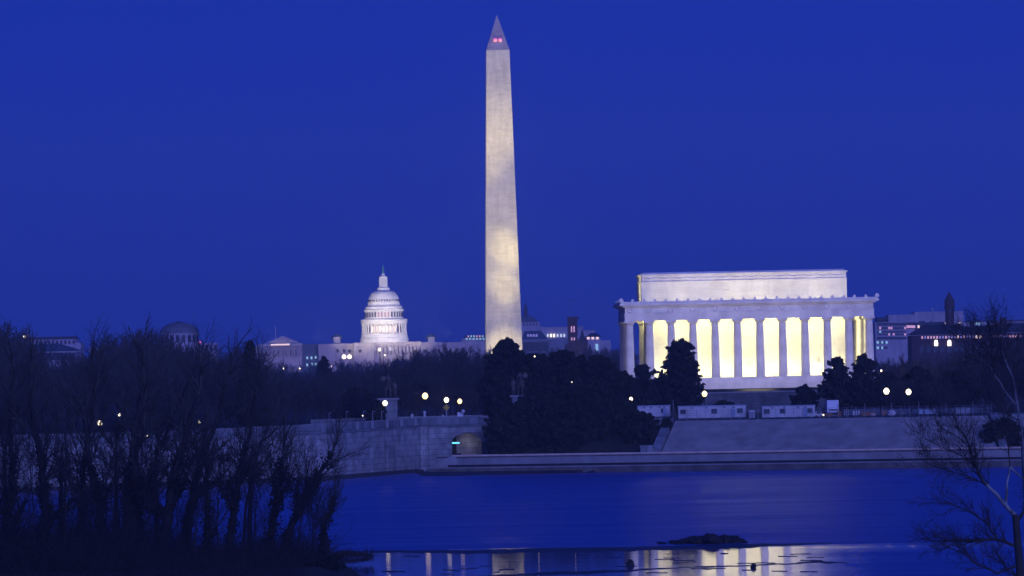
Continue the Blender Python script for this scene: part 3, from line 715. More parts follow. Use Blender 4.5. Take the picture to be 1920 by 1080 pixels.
for px, py in ((576, 671), (584, 671), (592, 670), (611, 669), (576, 684), (585, 683), (592, 683)): cwin(px, py, L_green, 1.6, 2.2, DC + 7.6)
for px in (695, 698, 702.5, 712, 722, 732, 742): cwin(px, 654, L_dim, 1.4, 3, DC - 5)
for px in (633, 645, 655, 675, 788, 796, 812, 824): cwin(px, 658, glassd, 2, 2.6, DC - 9.6 if px == 675 else DC - .6 if px < 700 else DC - 4.6)
for i in range(7): cwin(506 + i * 8, 662, glassd, 1.6, 5, DC - 12.2)
m = MB(); a, b = W(508, 646.4, DC - 16), W(543, 646, DC - 16); m.box(a.x, b.x, DC - 16.4, DC - 15.6, a.z - .6, a.z + .6); m.build('glowing_cornice', L_warm, cp_, True)  # floodlit look of this cornice comes from a strip made to glow
for px, py, r_ in ((645, 669, 1.9), (655.5, 669, 1.9), (711.5, 656, 1.25), (721.5, 666, .7), (622, 687, .75)):
    a = W(px, py, DC - 40)
    lt = thing('far_lamp', {645: 'left one of the twin bright lamps before the domed building', 655.5: 'right one of the twin bright lamps before the domed building', 711.5: 'white lamp low in front of the dome', 721.5: 'small lamp half hidden in trees just below the dome', 622: 'small lamp in the trees left of the twin bright lamps'}[px], 'lamp', (a.x, a.y, gC))
    o = MB().lathe([(.1 * r_, -r_), (.75 * r_, -.7 * r_), (r_, 0), (.75 * r_, .7 * r_), (.1 * r_, r_)], 10).build('globe', L_lampw, lt); o.location.z = a.z - gC
    MB().lathe([(.25, 0), (.2, a.z - gC - r_)], 6).build('pole', iron, lt)
fpz = thing('flagpole', 'thin pale flagpole over the left wing of the domed building', 'flagpole', (W(518, 640, DC).x, DC - 12, W(518, 640, DC).z))
MB().lathe([(.35, 0), (.2, (640 - 612) / sC)], 6).build('pole', whitep, fpz); MB().lathe([(.1, -.4), (.4, 0), (.1, .4)], 6).build('ball', whitep, fpz).location.z = 28 / sC
# its floodlights stand on the roof and lawn
for dx, dy, zt_, wv, sz, tx in ((-60, -70, 52, 1.0e6, 60, 0), (60, -70, 52, 1.0e6, 60, 0), (0, -85, 40, 7e5, 50, 0)):
    spot('floodlight', (cb.x + dx, DC + dy, cb.z + 4), (cb.x + tx, DC + 20, cb.z + 26), wv * .31, sz, 1, (1, .93, .74), 1)
for px in (530, 630, 700, 760, 840):
    a = W(px, 690, DC - 60); spot('floodlight', (a.x, DC - 60, gC + 12), (a.x, DC, gC + 14), 3.2e5 * .035, 110, 1, (1, .70, .62), 1)

# ------------------------------------------------------------------ other far buildings
def bld(name, label, cat, px, D, zg=None):
    a = W(px, 660, D); return thing(name, label, cat, (a.x, D, zg if zg is not None else 12.0))
def wins(root, p0, p1, n, py, D, wd, ht, mats, seed=1, arch=False, skip=0.0):
    """a row of windows, each a part"""
    rg = random.Random(seed); pr = {}
    for i in range(n):
        if rg.random() < skip: continue
        p = p0 + (p1 - p0) * i / max(1, n - 1); k = rg.choice(range(len(mats)))
        yy = py if not callable(py) else py(p)
        a = W(p, yy, D)
        if k not in pr: pr[k] = o = (arched(wd, ht) if arch else MB().box(-wd / 2, wd / 2, -.25, .25, 0, ht)).build('window', mats[k], root)
        else: o = link(pr[k].copy()); o.parent = root
        rl = root.location; o.location = (a.x - rl.x, D - .1 - rl.y, a.z - rl.z - ht / 2)
# far left: long pale building with nearer blue roofed one
D = 3300
r = bld('office_building', 'long pale building with flat dark roof at the left edge', 'building', 60, D)
m = MB(); pxbox(m, -60, 141, 638, 700, D, 30, 10); m.build('wall', lime_f, r, True)
m = MB(); pxbox(m, -50, 139, 632.5, 637.8, D + 2, 26); m.build('roof', slate, r, True)
m = MB(); pxbox(m, 44, 55, 626.5, 632.3, D + 5, 12); m.build('penthouse', lime_f, r, True)
m = MB(); pxbox(m, 141.3, 152, 643, 700, D + 4, 26, 10); m.build('end_bay', lime_f, r, True)
wins(r, 8, 138, 18, 641.5, D, 1.2, 2.0, [glassd], 3)
for px, mt in ((16, L_white), (2, L_orange), (46, L_lampw)):
    a = W(px, 643.5 if px < 40 else 631.5, D - 1); o = MB().box(-.7, .7, -.3, .3, -.7, .7).build('window', mt, r); o.location = (a.x - r.location.x, -1.2, a.z - r.location.z)
D = 2500
r = bld('hip_roofed_building', 'building under a long blue hipped roof below the flat roofed one at left', 'building', 70, D)
m = MB(); a, b = W(18, 660, D), W(146, 658, D); t0, t1 = W(38, 645.5, D + 15), W(112, 644, D + 15)
m.add([(a.x, D, a.z), (b.x, D, a.z), (b.x, D + 34, a.z), (a.x, D + 34, a.z), (t0.x, D + 15, t0.z), (t1.x, D + 15, t0.z)], [(0, 1, 5, 4), (1, 2, 5), (2, 3, 4, 5), (3, 0, 4), (3, 2, 1, 0)]).build('roof', copper, r, True)
m = MB(); pxbox(m, 22, 142, 660.3, 700, D + 1, 30, 8); m.build('wall', lime_f, r, True); wins(r, 28, 138, 16, 668, D + 1, 1.6, 3.4, [glassd], 5)
r = bld('portico_building', 'small pale block with a lit ledge cut off by the left edge', 'building', 5, 2450)
m = MB(); pxbox(m, -30, 17, 658, 700, 2450, 20, 8); m.build('wall', lime_f, r, True); m = MB(); pxbox(m, -30, 22, 648, 655.7, 2451, 20); m.build('roof', copper, r, True); m = MB(); pxbox(m, -30, 18, 655.8, 657.8, 2449.6, 20); m.build('ledge', whitep, r, True)
# low building between
D = 3500
r = bld('low_building', 'low pinkish building in the gap left of the grey dome', 'building', 200, D)
m = MB(); pxbox(m, 168, 292, 653, 700, D, 20, 10); m.build('wall', lime_f, r, True); m = MB(); pxbox(m, 166, 294, 651, 652.8, D - .5, 21); m.build('cornice', lime_f, r, True); wins(r, 172, 288, 22, 660, D, 1.6, 3, [glassd], 5)
# grey domed museum
D = 2900; sM = F / D
a = W(333, 640, D); r = thing('domed_museum', 'low grey dome on a round stone drum above the trees at left', 'domed building', (a.x, D, 12))
zd = lambda y: W(333, y, D).z - 12
rad = 37 / sM
MB().lathe([(rad, zd(660)), (rad, zd(627)), (rad * 1.03, zd(626)), (rad * 1.03, zd(624.5))], 32, (0, 12)).build('drum', lime_f, r)
MB().lathe([(rad * .97 * math.cos(R(90) * k / 10 * .93), zd(624.5) + (zd(604.5) - zd(624.5)) * math.sin(R(90) * k / 10)) for k in range(11)], 40, (0, 12), flute=.01).build('dome', stone('grey dome tile', (.16, .155, .17), None, .3), r)
MB().lathe([(2.2, zd(605)), (2.2, zd(603.4)), (1, zd(602.5))], 12, (0, 12)).build('oculus', slate, r)
for i in range(9):
    aa = R(200 + i * 17.5); o = arched(1.7, 4).build('window', glassd, r) if i == 0 else link(o0.copy()); o0 = o if i == 0 else o0
    o.parent = r; o.location = (rad * math.cos(aa), 12 + rad * math.sin(aa), zd(642)); o.rotation_euler.z = aa + R(90)
m = MB(); pxbox(m, 376, 407, 643, 700, D + 2, 20, 10); pxbox(m, 290, 376, 658, 700, D - 8, 20, 10); m.build('wing', lime_f, r, True)
wins(r, 380, 404, 4, 652, D + 2, 1.5, 3.2, [glassd]); wins(r, 294, 372, 12, 668, D - 8, 1.6, 3.6, [glassd])
a2 = W(375, 641.5, D - 6); bl = thing('beacon_lamp', 'small red beacon on the skyline beside the grey dome', 'lamp', (a2.x, a2.y, 20))
o = MB().lathe([(.2, -.6), (.75, 0), (.2, .6)], 10).build('bulb', L_red, bl); o.location.z = a2.z - 20; MB().lathe([(.2, -6), (.2, a2.z - 20.6)], 6).build('pole', iron, bl)
# left of the obelisk
D = 5000
r = bld('office_block', 'flat block with a row of tiny lights left of the obelisk foot', 'building', 890, D)
m = MB(); pxbox(m, 866, 925, 634, 700, D, 30, 16); m.build('wall', lime_f, r, True); m = MB(); pxbox(m, 870, 925, 628.5, 633.8, D + 3, 20); m.build('roof_storey', slate, r, True)
wins(r, 878, 905, 6, 630.5, D + 3, 1.4, 1.8, [L_orange, L_green], 2); wins(r, 875, 907, 6, 635.5, D, 1.8, 1.6, [L_green], 2)
# right of the obelisk: pyramid roofed block + library dome + long pink block + museum
D = 4900
r = bld('terraced_block', 'stepped pale block with a dark railing top right of the obelisk', 'building', 995, D)
m = MB(); pxbox(m, 972, 1012, 603.5, 618, D, 30, 20); pxbox(m, 972, 1018, 612, 700, D - 2, 34, 16); m.build('wall', lime_f, r, True); m = MB(); pxbox(m, 970, 1010, 601.5, 603.4, D + 1, 28); m.build('roof', slate, r, True); wins(r, 982, 1006, 5, 608, D, 1.2, 3, [glassd])
ld = W(986, 600, D + 60); r = thing('library_dome', 'dark lantern dome peeping out beside the obelisk right edge', 'dome', (ld.x, D + 60, 30))
MB().lathe([(10, 0), (10, ld.z - 30), (7, ld.z - 30 + 2.5), (3, ld.z - 26)], 16).build('dome', copper, r)
MB().lathe([(2.2, ld.z - 26.5), (2.2, W(985, 583, D + 60).z - 30), (.4, W(985, 568, D + 60).z - 30)], 10).build('lantern', slate, r)
a2 = W(978.5, 581, D + 40); o = MB().lathe([(.2, -1.4), (1.5, 0), (.2, 1.4)], 8).build('lit_window', L_dim, r, True, smooth=True); o.location = (a2.x - ld.x, -22, a2.z - 30)
D = 4600
r = bld('pink_block', 'long pinkish flat roofed block behind the brick tower', 'building', 1060, D)
m = MB(); pxbox(m, 1016, 1094, 614, 700, D, 30, 16); pxbox(m, 1094.3, 1116, 620, 700, D + 4, 26, 16); m.build('wall', lime_f, r, True)
m = MB(); pxbox(m, 1015, 1095, 612.7, 613.9, D - .6, 31); pxbox(m, 1094.5, 1117, 618.9, 619.9, D + 3.4, 28); m.build('cornice', lime_f, r, True)
for i, px in enumerate((1027, 1033, 1039, 1045.5, 1052, 1058)):
    a = W(px, 629, D - 3); o = MB().box(-.6, .6, -.3, .3, -1.2, 1.2).build('window', L_white if 0 < i < 3 else emit('pale lit pane', (.8, .95, .9), 1.0), r, False); o.location = (a.x - r.location.x, -1, a.z - 12)
D = 3400
r = bld('museum', 'pale museum wing with tall window bays right of the obelisk foot', 'building', 1010, D)
m = MB(); pxbox(m, 974, 1030, 638.5, 700, D, 30, 12); pxbox(m, 1030.3, 1075, 634, 700, D + 6, 30, 12); m.build('wall', stone('blue grey stone', (.22, .22, .26), None, .1), r, True)
m = MB(); pxbox(m, 972, 1031, 637, 638.4, D - .8, 30); m.build('cornice', lime_f, r, True)
m = MB(); a, b, t0, t1 = W(976, 637, D + 2), W(1028, 637, D + 2), W(984, 621, D + 14), W(1014, 621, D + 14)
m.add([(a.x, D + 2, a.z), (b.x, D + 2, a.z), (b.x, D + 26, a.z), (a.x, D + 26, a.z), (t0.x, D + 14, t0.z), (t1.x, D + 14, t0.z)], [(0, 1, 5, 4), (1, 2, 5), (2, 3, 4, 5), (3, 0, 4), (3, 2, 1, 0)]).build('roof', copper, r, True)
wins(r, 980, 1026, 10, 650, D, 1.5, 5.5, [glassd]); wins(r, 990, 1006, 4, 629, D + 5, 1.3, 1.6, [L_dim])
D = 3300
r = bld('pavilion', 'small hip roofed pavilion with lit attic windows left of the temple', 'building', 1115, D)
m = MB(); pxbox(m, 1100, 1126, 632, 700, D, 20, 12); m.build('wall', lime_f, r, True)
m = MB(); a, b, t0, t1 = W(1098, 632, D), W(1128, 631.5, D), W(1108, 624.5, D + 9), W(1118, 624, D + 9)
m.add([(a.x, D - .5, a.z), (b.x, D - .5, a.z), (b.x, D + 20, a.z), (a.x, D + 20, a.z), (t0.x, D + 9, t0.z), (t1.x, D + 9, t0.z)], [(0, 1, 5, 4), (1, 2, 5), (2, 3, 4, 5), (3, 0, 4), (3, 2, 1, 0)]).build('roof', slate, r, True)
wins(r, 1103, 1120, 3, 634, D, 1.5, 1.4, [L_warm]); a = W(1119, 651, D); o = MB().box(-.8, .8, -.3, .3, -2, 2).build('window', L_green, r); o.location = (a.x - r.location.x, -.3, a.z - 12)
m = MB(); pxbox(m, 1126.3, 1146, 638, 700, D + 3, 15, 12); m.build('side_wing', lime_f, r, True)
# red brick castle
D = 3000
r = bld('castle_tower', 'dark red sandstone castle tower with flat top and small spires', 'tower', 1074, D)
m = MB(); pxbox(m, 1065, 1083.5, 598, 700, D, 6.5, 12); m.build('tower', brickr, r, True)
m = MB(); pxbox(m, 1063.5, 1085, 594, 598.2, D - .4, 7.3); m.build('battlement', brickr, r, True)
a = W(1074, 616, D - .2)
for dx in (-.7, .7): o = arched(.7, 3.4).build('window', L_orange, r); o.location = (a.x - r.location.x + dx, -.1, a.z - 14)
for dx in (-.7, .7): o = arched(.7, 1.6).build('window', L_orange, r); o.location = (a.x - r.location.x + dx, -.1, a.z - 18.5)
m = MB(); pxbox(m, 1083.8, 1103, 640, 700, D + 2, 14, 12); pxbox(m, 1060, 1064.8, 645, 700, D + 2, 10, 12); m.build('hall', brickr, r, True)
a, b = W(1083, 640, D + 2), W(1104, 640, D + 2); MB().prism([(a.x, a.z), (b.x, a.z), ((a.x + b.x) / 2 - 1, a.z + 3.5)], D + 2, D + 15).build('roof', slate, r, True)
for px, yt in ((1091.5, 617), (1097, 630), (1106, 644)):
    a = W(px, yt, D + 3); o = MB().lathe([(1.1, 0), (1.1, a.z - 12 - 5), (1.3, a.z - 16.8), (.1, a.z - 12)], 8).build('spire', slate, r); o.location = (a.x - r.location.x, 3, 0)
fl = thing('flagpole', 'tall thin pole on top of the red castle tower', 'flagpole', (W(1069, 594, D + 3).x, D + 3, W(1069, 594, D + 3).z))
MB().lathe([(.14, 0), (.1, 32 / (F / D))], 5).build('pole', metalg, fl); MB().box(0, 1.2, -.03, .03, 30 / (F / D), 31.4 / (F / D)).build('flag', iron, fl)
# modern block at right
D = 3600
r = bld('modern_block', 'pale modern office block with scattered lit windows right of the temple', 'building', 1720, D)
m = MB(); pxbox(m, 1642, 1700, 604, 720, D, 30, 10); pxbox(m, 1667, 1716, 590, 720, D + 3, 30, 10); pxbox(m, 1716.3, 1808, 584, 720, D + 5, 30, 10); m.build('wall', lime_f, r, True)
m = MB(); pxbox(m, 1644, 1668, 595, 603.8, D + 6, 20); pxbox(m, 1700.5, 1772, 604, 616, D + 2.7, .2); m.build('dark_storey', slate, r, True)
m = MB(); pxbox(m, 1747, 1750, 577, 583.8, D + 10, 1); pxbox(m, 1755, 1756, 578, 583.8, D + 10, .5); m.build('mast', metalg, r, True)
wins(r, 1646, 1697, 13, 608, D, 1.6, 1.8, [glassd], 2); wins(r, 1646, 1697, 13, 615, D - .4, 1.1, 1.4, [L_orange, glassd, glassd, L_warm, glassd], 7)
wins(r, 1646, 1697, 13, 622, D, 1.2, 1.2, [glassd, glassd, glassd, L_green], 4); wins(r, 1646, 1697, 13, 627, D, 1.1, 1.2, [L_orange, glassd, glassd, glassd, glassd], 11); wins(r, 1646, 1697, 13, 634, D, 1.7, 1.6, [glassd], 11)
wins(r, 1646, 1662, 5, 642, D, 1.6, 1.5, [L_green, glassd], 4); wins(r, 1646, 1662, 5, 652, D, 1.6, 1.5, [L_green, glassd, glassd], 6)
wins(r, 1702, 1722, 6, 612.5, D + 2.4, 1.6, 1.8, [L_warm, glassd, L_orange], 5); wins(r, 1720, 1745, 7, 604, D + 5, 1.4, 1.6, [glassd, whitep], 5)
wins(r, 1765, 1800, 6, 606, D + 5, 1.4, 1.2, [L_warm, L_green, glassd], 15)
r = bld('long_block', 'long low pale block behind the brown turreted building at right edge', 'building', 1865, 3650)
m = MB(); pxbox(m, 1808.5, 1850, 602, 720, 3650, 30, 10); pxbox(m, 1858, 1990, 601, 720, 3652, 30, 10); m.build('wall', lime_f, r, True); m = MB(); pxbox(m, 1807, 1991, 600, 601.2, 3649, 32); m.build('cornice', slate, r, True)
wins(r, 1825, 1848, 5, 607, 3650, 1.4, 1.5, [whitep, L_green]); wins(r, 1865, 1980, 14, 607, 3652, 1.4, 1.5, [glassd])
# turreted dark brick building
D = 2350
r = bld('turreted_building', 'dark brick building with a pointed turret and rows of arched lit windows', 'building', 1810, D)
bl_m = stone('dark red brick', (.075, .045, .045), (.055, .035, .035), .3, blocks=(1.2, .4))
m = MB(); pxbox(m, 1711, 1850, 628, 760, D, 26, 9); pxbox(m, 1850.3, 1990, 624, 760, D + 4, 26, 9); m.build('wall', bl_m, r, True)
m = MB()
for p0, p1, yb_, yt_, q0, q1, dd in ((1708, 1852, 628, 608.5, 1738, 1800, 0), (1848, 1995, 623.5, 606, 1872, 1985, 4), (1790, 1880, 625, 612, 1795, 1875, 2)):
    a, b, t0, t1 = W(p0, yb_, D), W(p1, yb_ - 2.5, D), W(q0, yt_, D), W(q1, yt_ - 1, D)
    m.add([(a.x, D + dd - .6, a.z), (b.x, D + dd - .6, a.z), (b.x, D + dd + 27, a.z), (a.x, D + dd + 27, a.z), (t0.x, D + dd + 12, t0.z), (t1.x, D + dd + 12, t0.z)], [(0, 1, 5, 4), (1, 2, 5), (2, 3, 4, 5), (3, 0, 4), (3, 2, 1, 0)])
m.build('roof', slate, r, True)
m = MB(); pxbox(m, 1709, 1851, 637.5, 638.5, D - .35, 1); pxbox(m, 1708, 1852, 627.6, 629, D - .7, 1.2); m.build('string_course', bl_m, r, True)
for px, yt, w_ in ((1822.5, 603, 3.5), (1881.5, 595, 6), (1874, 603, 3), (1800, 606, 2.5)):
    m = MB(); pxbox(m, px - w_, px + w_, yt, 625, D + 8, 3); m.build('chimney', bl_m, r, True)
tb = W(1781, 608, D + 4); tw = lambda y: W(1781, y, D + 4).z - 9
o = MB().lathe([(8.5 / (F / D), tw(625)), (8.5 / (F / D), tw(592)), (10 / (F / D), tw(590)), (10 / (F / D), tw(587)), (9.2 / (F / D), tw(586)), (9.2 / (F / D), tw(580)), (10.2 / (F / D), tw(579)), (.15, tw(560))], 12).build('turret', bl_m, r); o.location = (tb.x - r.location.x, 4, 0)
for i, aa in enumerate((235, 270, 305)):
    for yy, hh in ((588.5, 0.0),):
        o = arched(.8, 1.8).build('turret_window', glassd, r); q_ = R(aa); rr_ = 8.6 / (F / D); o.location = (tb.x - r.location.x + rr_ * math.cos(q_), 4 + rr_ * math.sin(q_), tw(600)); o.rotation_euler.z = q_ + R(90)
wins(r, 1729, 1824, 18, lambda p: 632.5 - (p - 1729) * .012, D, .7, 1.2, [L_orange, L_dim, L_dim, L_dim, L_orange, L_warm], 4, True); wins(r, 1831, 1838, 2, 631.5, D, .95, 1.2, [L_warm], 4, True)
wins(r, 1863, 1990, 22, 630, D + 4, .9, 1.1, [L_dim, L_dim, L_orange], 9, True)
wins(r, 1728, 1830, 9, 655, D, 2.0, 3.2, [glassd], 4, True); wins(r, 1868, 1980, 9, 652, D + 4, 2.0, 3.2, [glassd], 4, True)
for px in (1755.5, 1780.5):
    a = W(px, 655.5, D - 1); o = arched(1.5, 2.6).build('window', L_white, r); o.location = (a.x - r.location.x, -.6, a.z - 10.4)

# ------------------------------------------------------------------ bare trees
def unit(v): return v / (np.linalg.norm(v) + 1e-9)
def grow(S, p, d, L, r, lvl, mx, rg, up=.12, spread=.75, kids=(5, 5, 5, 4), taper=.5, wob=.16, nseg=None, start=.35, rmin=.012):
    n = nseg or max(2, 6 - lvl); q = np.array(p, float); d = unit(np.array(d, float)); r0 = r
    pos = []
    for i in range(n):
        d = unit(d + rg.normal(0, wob, 3) + np.array([0, 0, up])); e = q + d * (L / n); r1 = max(rmin, r * (1 - (1 - taper) * (i + 1) / n))
        S.append((*q, *e, r0, r1)); pos.append((q.copy(), e.copy(), d.copy(), r1, (i + 1) / n)); q = e; r0 = r1
    if lvl >= mx: return
    k = kids[min(lvl, len(kids) - 1)]
    for j in range(k):
        t = start + (1 - start) * (j + rg.random()) / k; i = min(n - 1, int(t * n)); a, b, dd, rr, _ = pos[i]; f = t * n - i; pt_ = a + (b - a) * min(1, max(0, f))
        ax = unit(np.cross(dd, rg.normal(0, 1, 3))); ang = spread * (.6 + .7 * rg.random())
        nd = dd * math.cos(ang) + ax * math.sin(ang)
        grow(S, pt_, nd, L * (.42 + .3 * rg.random()) * (1.15 - .45 * t), rr * .62, lvl + 1, mx, rg, up, spread, kids, taper, wob, None, .15, rmin)
    grow(S, q, d, L * .45, r0 * .9, lvl + 1, mx, rg, up, spread, kids, taper, wob, None, .15, rmin)
def seg_mesh(S, ns):
    S = np.array(S, float); n = len(S); P0, P1, r0, r1 = S[:, :3], S[:, 3:6], S[:, 6], S[:, 7]
    t = P1 - P0; t /= np.linalg.norm(t, axis=1)[:, None] + 1e-9
    ref = np.where(np.abs(t[:, 2:3]) < .9, np.array([[0, 0, 1.]]), np.array([[1., 0, 0]])); e = np.cross(t, ref); e /= np.linalg.norm(e, axis=1)[:, None]; g = np.cross(t, e)
    V = np.zeros((n, 2 * ns, 3)); Q = np.zeros((n, ns, 4), int); base = np.arange(n) * 2 * ns
    for k in range(ns):
        a = 2 * math.pi * k / ns; o = e * math.cos(a) + g * math.sin(a); V[:, k] = P0 + o * r0[:, None]; V[:, ns + k] = P1 + o * r1[:, None]
        l = (k + 1) % ns; Q[:, k, 0] = base + k; Q[:, k, 1] = base + l; Q[:, k, 2] = base + ns + l; Q[:, k, 3] = base + ns + k
    return V.reshape(-1, 3), Q.reshape(-1, 4)
def leaves(C, size, rg, flat=1.0):
    """random quads at centres C (n,3)"""
    n = len(C); a = rg.normal(0, 1, (n, 3)); a /= np.linalg.norm(a, axis=1)[:, None]; b = np.cross(a, rg.normal(0, 1, (n, 3))); b /= np.linalg.norm(b, axis=1)[:, None]
    s = size * (.6 + .8 * rg.random((n, 1))); V = np.stack([C - a * s - b * s * .5, C + a * s * .2 - b * s * .6, C + a * s, C - a * s * .1 + b * s * .6], 1).reshape(-1, 3)
    return V, np.arange(4 * n).reshape(-1, 4)
def ivy(S, rg, dens, size=.16, thick=.5, zmax=99):
    C = []
    for s in S:
        if s[6] < .09 or s[5] > zmax: continue
        L = math.dist(s[:3], s[3:6]); n = int(L * dens * (s[6] + .25) * 4)
        if n < 1: continue
        t = rg.random((n, 1)); o = rg.normal(0, 1, (n, 3)); o /= np.linalg.norm(o, axis=1)[:, None]
        # ragged clumps along the stem
        k = 1 + .55 * np.sin(t * L * 2.1 + s[0] * 3) + .5 * np.sin((s[2] + t * L) * 1.1 + s[0] * 7 + s[1]) 
        C.append(np.array(s[:3]) + (np.array(s[3:6]) - np.array(s[:3])) * t + o * (s[6] * .6 + thick * np.maximum(.15, k) * rg.random((n, 1)) ** .8))
    return leaves(np.concatenate(C), size, rg) if C else None
def bare_tree(seed, Ht, mx=4, kids=(9, 6, 5, 4), spread=.7, r=None, lean=(0, 0), up=.10, rmin=.02, wob=.14, trunk=.45, double=False):
    rg = np.random.default_rng(seed); S = []
    r = r or Ht * .016
    d = np.array([lean[0], lean[1], 1.0])
    grow(S, (0, 0, -.5), d, Ht * .62, r, 0, mx, rg, up, spread, kids, .45, .07, 8, trunk, rmin)
    if double: grow(S, (.3, .1, -.5), d + np.array([.35, .1, 0]), Ht * .5, r * .8, 0, mx, rg, up, spread, kids, .45, .1, 7, trunk, rmin)
    return S
def tree_obj(name, S, mat, label, group, loc, cut, ns=3, matc=None, cat='tree', ivyd=0, ivyt=.45, zmax=99, seed=0, rz=0):
    t = thing(name, label, cat, loc, rz, group)
    S = np.array(S); big = S[S[:, 6] > cut]; small = S[S[:, 6] <= cut]
    V, Q = seg_mesh(big, 7); np_mesh('trunk', V, Q, mat, t)
    V, Q = seg_mesh(small, ns); np_mesh('crown', V, Q, matc or mat, t)
    if ivyd:
        iv = ivy(big.tolist(), np.random.default_rng(seed), ivyd, thick=ivyt, zmax=zmax)
        if iv: np_mesh('ivy', iv[0], iv[1], ivy_m, t)
    return t
def gz_at(x, y):
    z = land(x, y); return z if z is not None else 9.0
# grove prototypes
protoS = [bare_tree(10 + i, 14, 3, (11, 7, 6), .75, rmin=.035, r=.24, trunk=.3, double=(i % 2 == 0)) for i in range(5)]
GL = 'bare winter tree in the dense dark grove behind the stone bridge'
GM = 'bare winter tree in the dark grove at the right beyond the plaza fence'
roots = []
for i, S in enumerate(protoS):
    roots.append(tree_obj('bare_tree', S, bark_f, GL, 'bare trees in the grove behind the bridge', (0, 0, 0), .1, 3))
used = set()
rg = random.Random(77)
def put(i, px, D, top, lab, grp, zb=None):
    x = W(px, 700, D).x; z = gz_at(x, D) if zb is None else zb
    Ht = W(px, top, D).z - z
    if i in used: t = copy_tree(roots[i])
    else: t = roots[i]; used.add(i)
    t.location = (x, D, z); t.rotation_euler.z = rg.uniform(0, 6.28); k = max(.35, Ht / 13.0); t.scale = (k * rg.uniform(.95, 1.35),) * 2 + (k,)
    row = 'front' if D < 1140 else 'second' if D < 1190 else 'third' if D < 1255 else 'rear'
    zone = ('below the flat roofed building' if px < 165 else 'left of the grey dome' if px < 290 else 'under the grey dome' if px < 400 else 'below the left wing' if px < 600 else 'beneath the white dome' if px < 770 else 'between dome and obelisk') if px < 930 else ('under the modern block' if px < 1730 else 'under the turreted building' if px < 1850 else 'near the right edge')
    t['label'] = 'bare %s row tree %s' % (row, zone); t['group'] = 'bare trees, %s row, %s' % (row, zone)
def prof_l(px):   # skyline of the left grove
    pts = [(-60, 600), (20, 612), (60, 668), (150, 668), (200, 640), (215, 622), (300, 620), (330, 650), (400, 648), (440, 660), (470, 640), (500, 668), (560, 690), (700, 672), (780, 655), (860, 642), (930, 655)]
    for (a, b), (c, d) in zip(pts, pts[1:]):
        if px <= c: return b + (d - b) * (px - a) / (c - a)
    return pts[-1][1]
for D, n_, x0, x1, lo in ((1118, 22, 0, 925, 55), (1160, 22, -10, 925, 40), (1215, 22, 0, 925, 28), (1290, 22, 0, 920, 16), (1400, 22, 20, 925, 6)):
    for k in range(n_):
        px = x0 + (x1 - x0) * (k + rg.uniform(.1, .9)) / n_; put(rg.randrange(5), px, D + rg.uniform(-12, 12), prof_l(px) + lo * rg.uniform(.5, 1.3) + rg.uniform(0, 10), GL, 'bare trees in the grove behind the bridge')
def prof_r(px):
    pts = [(1640, 668), (1700, 655), (1760, 668), (1830, 640), (1920, 620), (2000, 610)]
    for (a, b), (c, d) in zip(pts, pts[1:]):
        if px <= c: return b + (d - b) * (px - a) / (c - a)
    return 620
for D, n_, lo in ((1125, 10, 60), (1165, 10, 40), (1230, 10, 25), (1330, 9, 10)):
    for k in range(n_):
        px = 1650 + 300 * (k + rg.uniform(.1, .9)) / n_; put(rg.randrange(5), px, D + rg.uniform(-12, 12), prof_r(px) + lo * rg.uniform(.5, 1.3), GM, 'bare trees in the grove right of the temple')
# the far wood along the mall: one mass
def wood(name, rows_, seed):
    rg2 = random.Random(seed); Vs = []; Qs = []; off = 0
    base = [seg_mesh([s for s in bare_tree(50 + i, 14, 3, (9, 6, 4), .8, rmin=.06, r=.22, trunk=.25)], 3) for i in range(3)]
    for D, p0, p1, n_, ytop, jit in rows_:
        for k in range(n_):
            px = p0 + (p1 - p0) * (k + rg2.random()) / n_; x = W(px, 680, D).x; z = gz_at(x, D); yt = ytop(px) if callable(ytop) else ytop
            Ht = W(px, yt + rg2.uniform(0, jit), D).z - z
            V, Q = base[rg2.randrange(3)]; a = rg2.uniform(0, 6.28); c, s = math.cos(a), math.sin(a); sc = Ht / 13.0; sw = sc * rg2.uniform(1.0, 1.4)
            V2 = np.stack([(V[:, 0] * c - V[:, 1] * s) * sw + x, (V[:, 0] * s + V[:, 1] * c) * sw + D + rg2.uniform(-25, 25), V[:, 2] * sc + z], 1)
            Vs.append(V2); Qs.append(Q + off); off += len(V)
    o = np_mesh(name, np.concatenate(Vs), np.concatenate(Qs), bark_f)
    return tag(o, kind='stuff')
wood('woodland', [(1700, -20, 480, 22, lambda p: prof_l(p) + 2, 10), (2100, -20, 480, 22, lambda p: prof_l(p) + 8, 10), (2300, 470, 930, 30, lambda p: 690 if p < 620 else 676 if p < 760 else 655, 12), (1900, 470, 930, 26, lambda p: 700 if p < 600 else 690 if p < 760 else 668, 14), (3800, 470, 900, 34, lambda p: 678 if p < 600 else 674 if p < 780 else 660, 8)], 5)
wood('woodland', [(2300, 960, 1180, 16, 655, 12), (1700, 960, 1180, 12, 668, 12), (2000, 1640, 1960, 18, 672, 12), (1600, 1640, 1960, 16, 668, 14), (3200, 1110, 1180, 8, 652, 8)], 6)

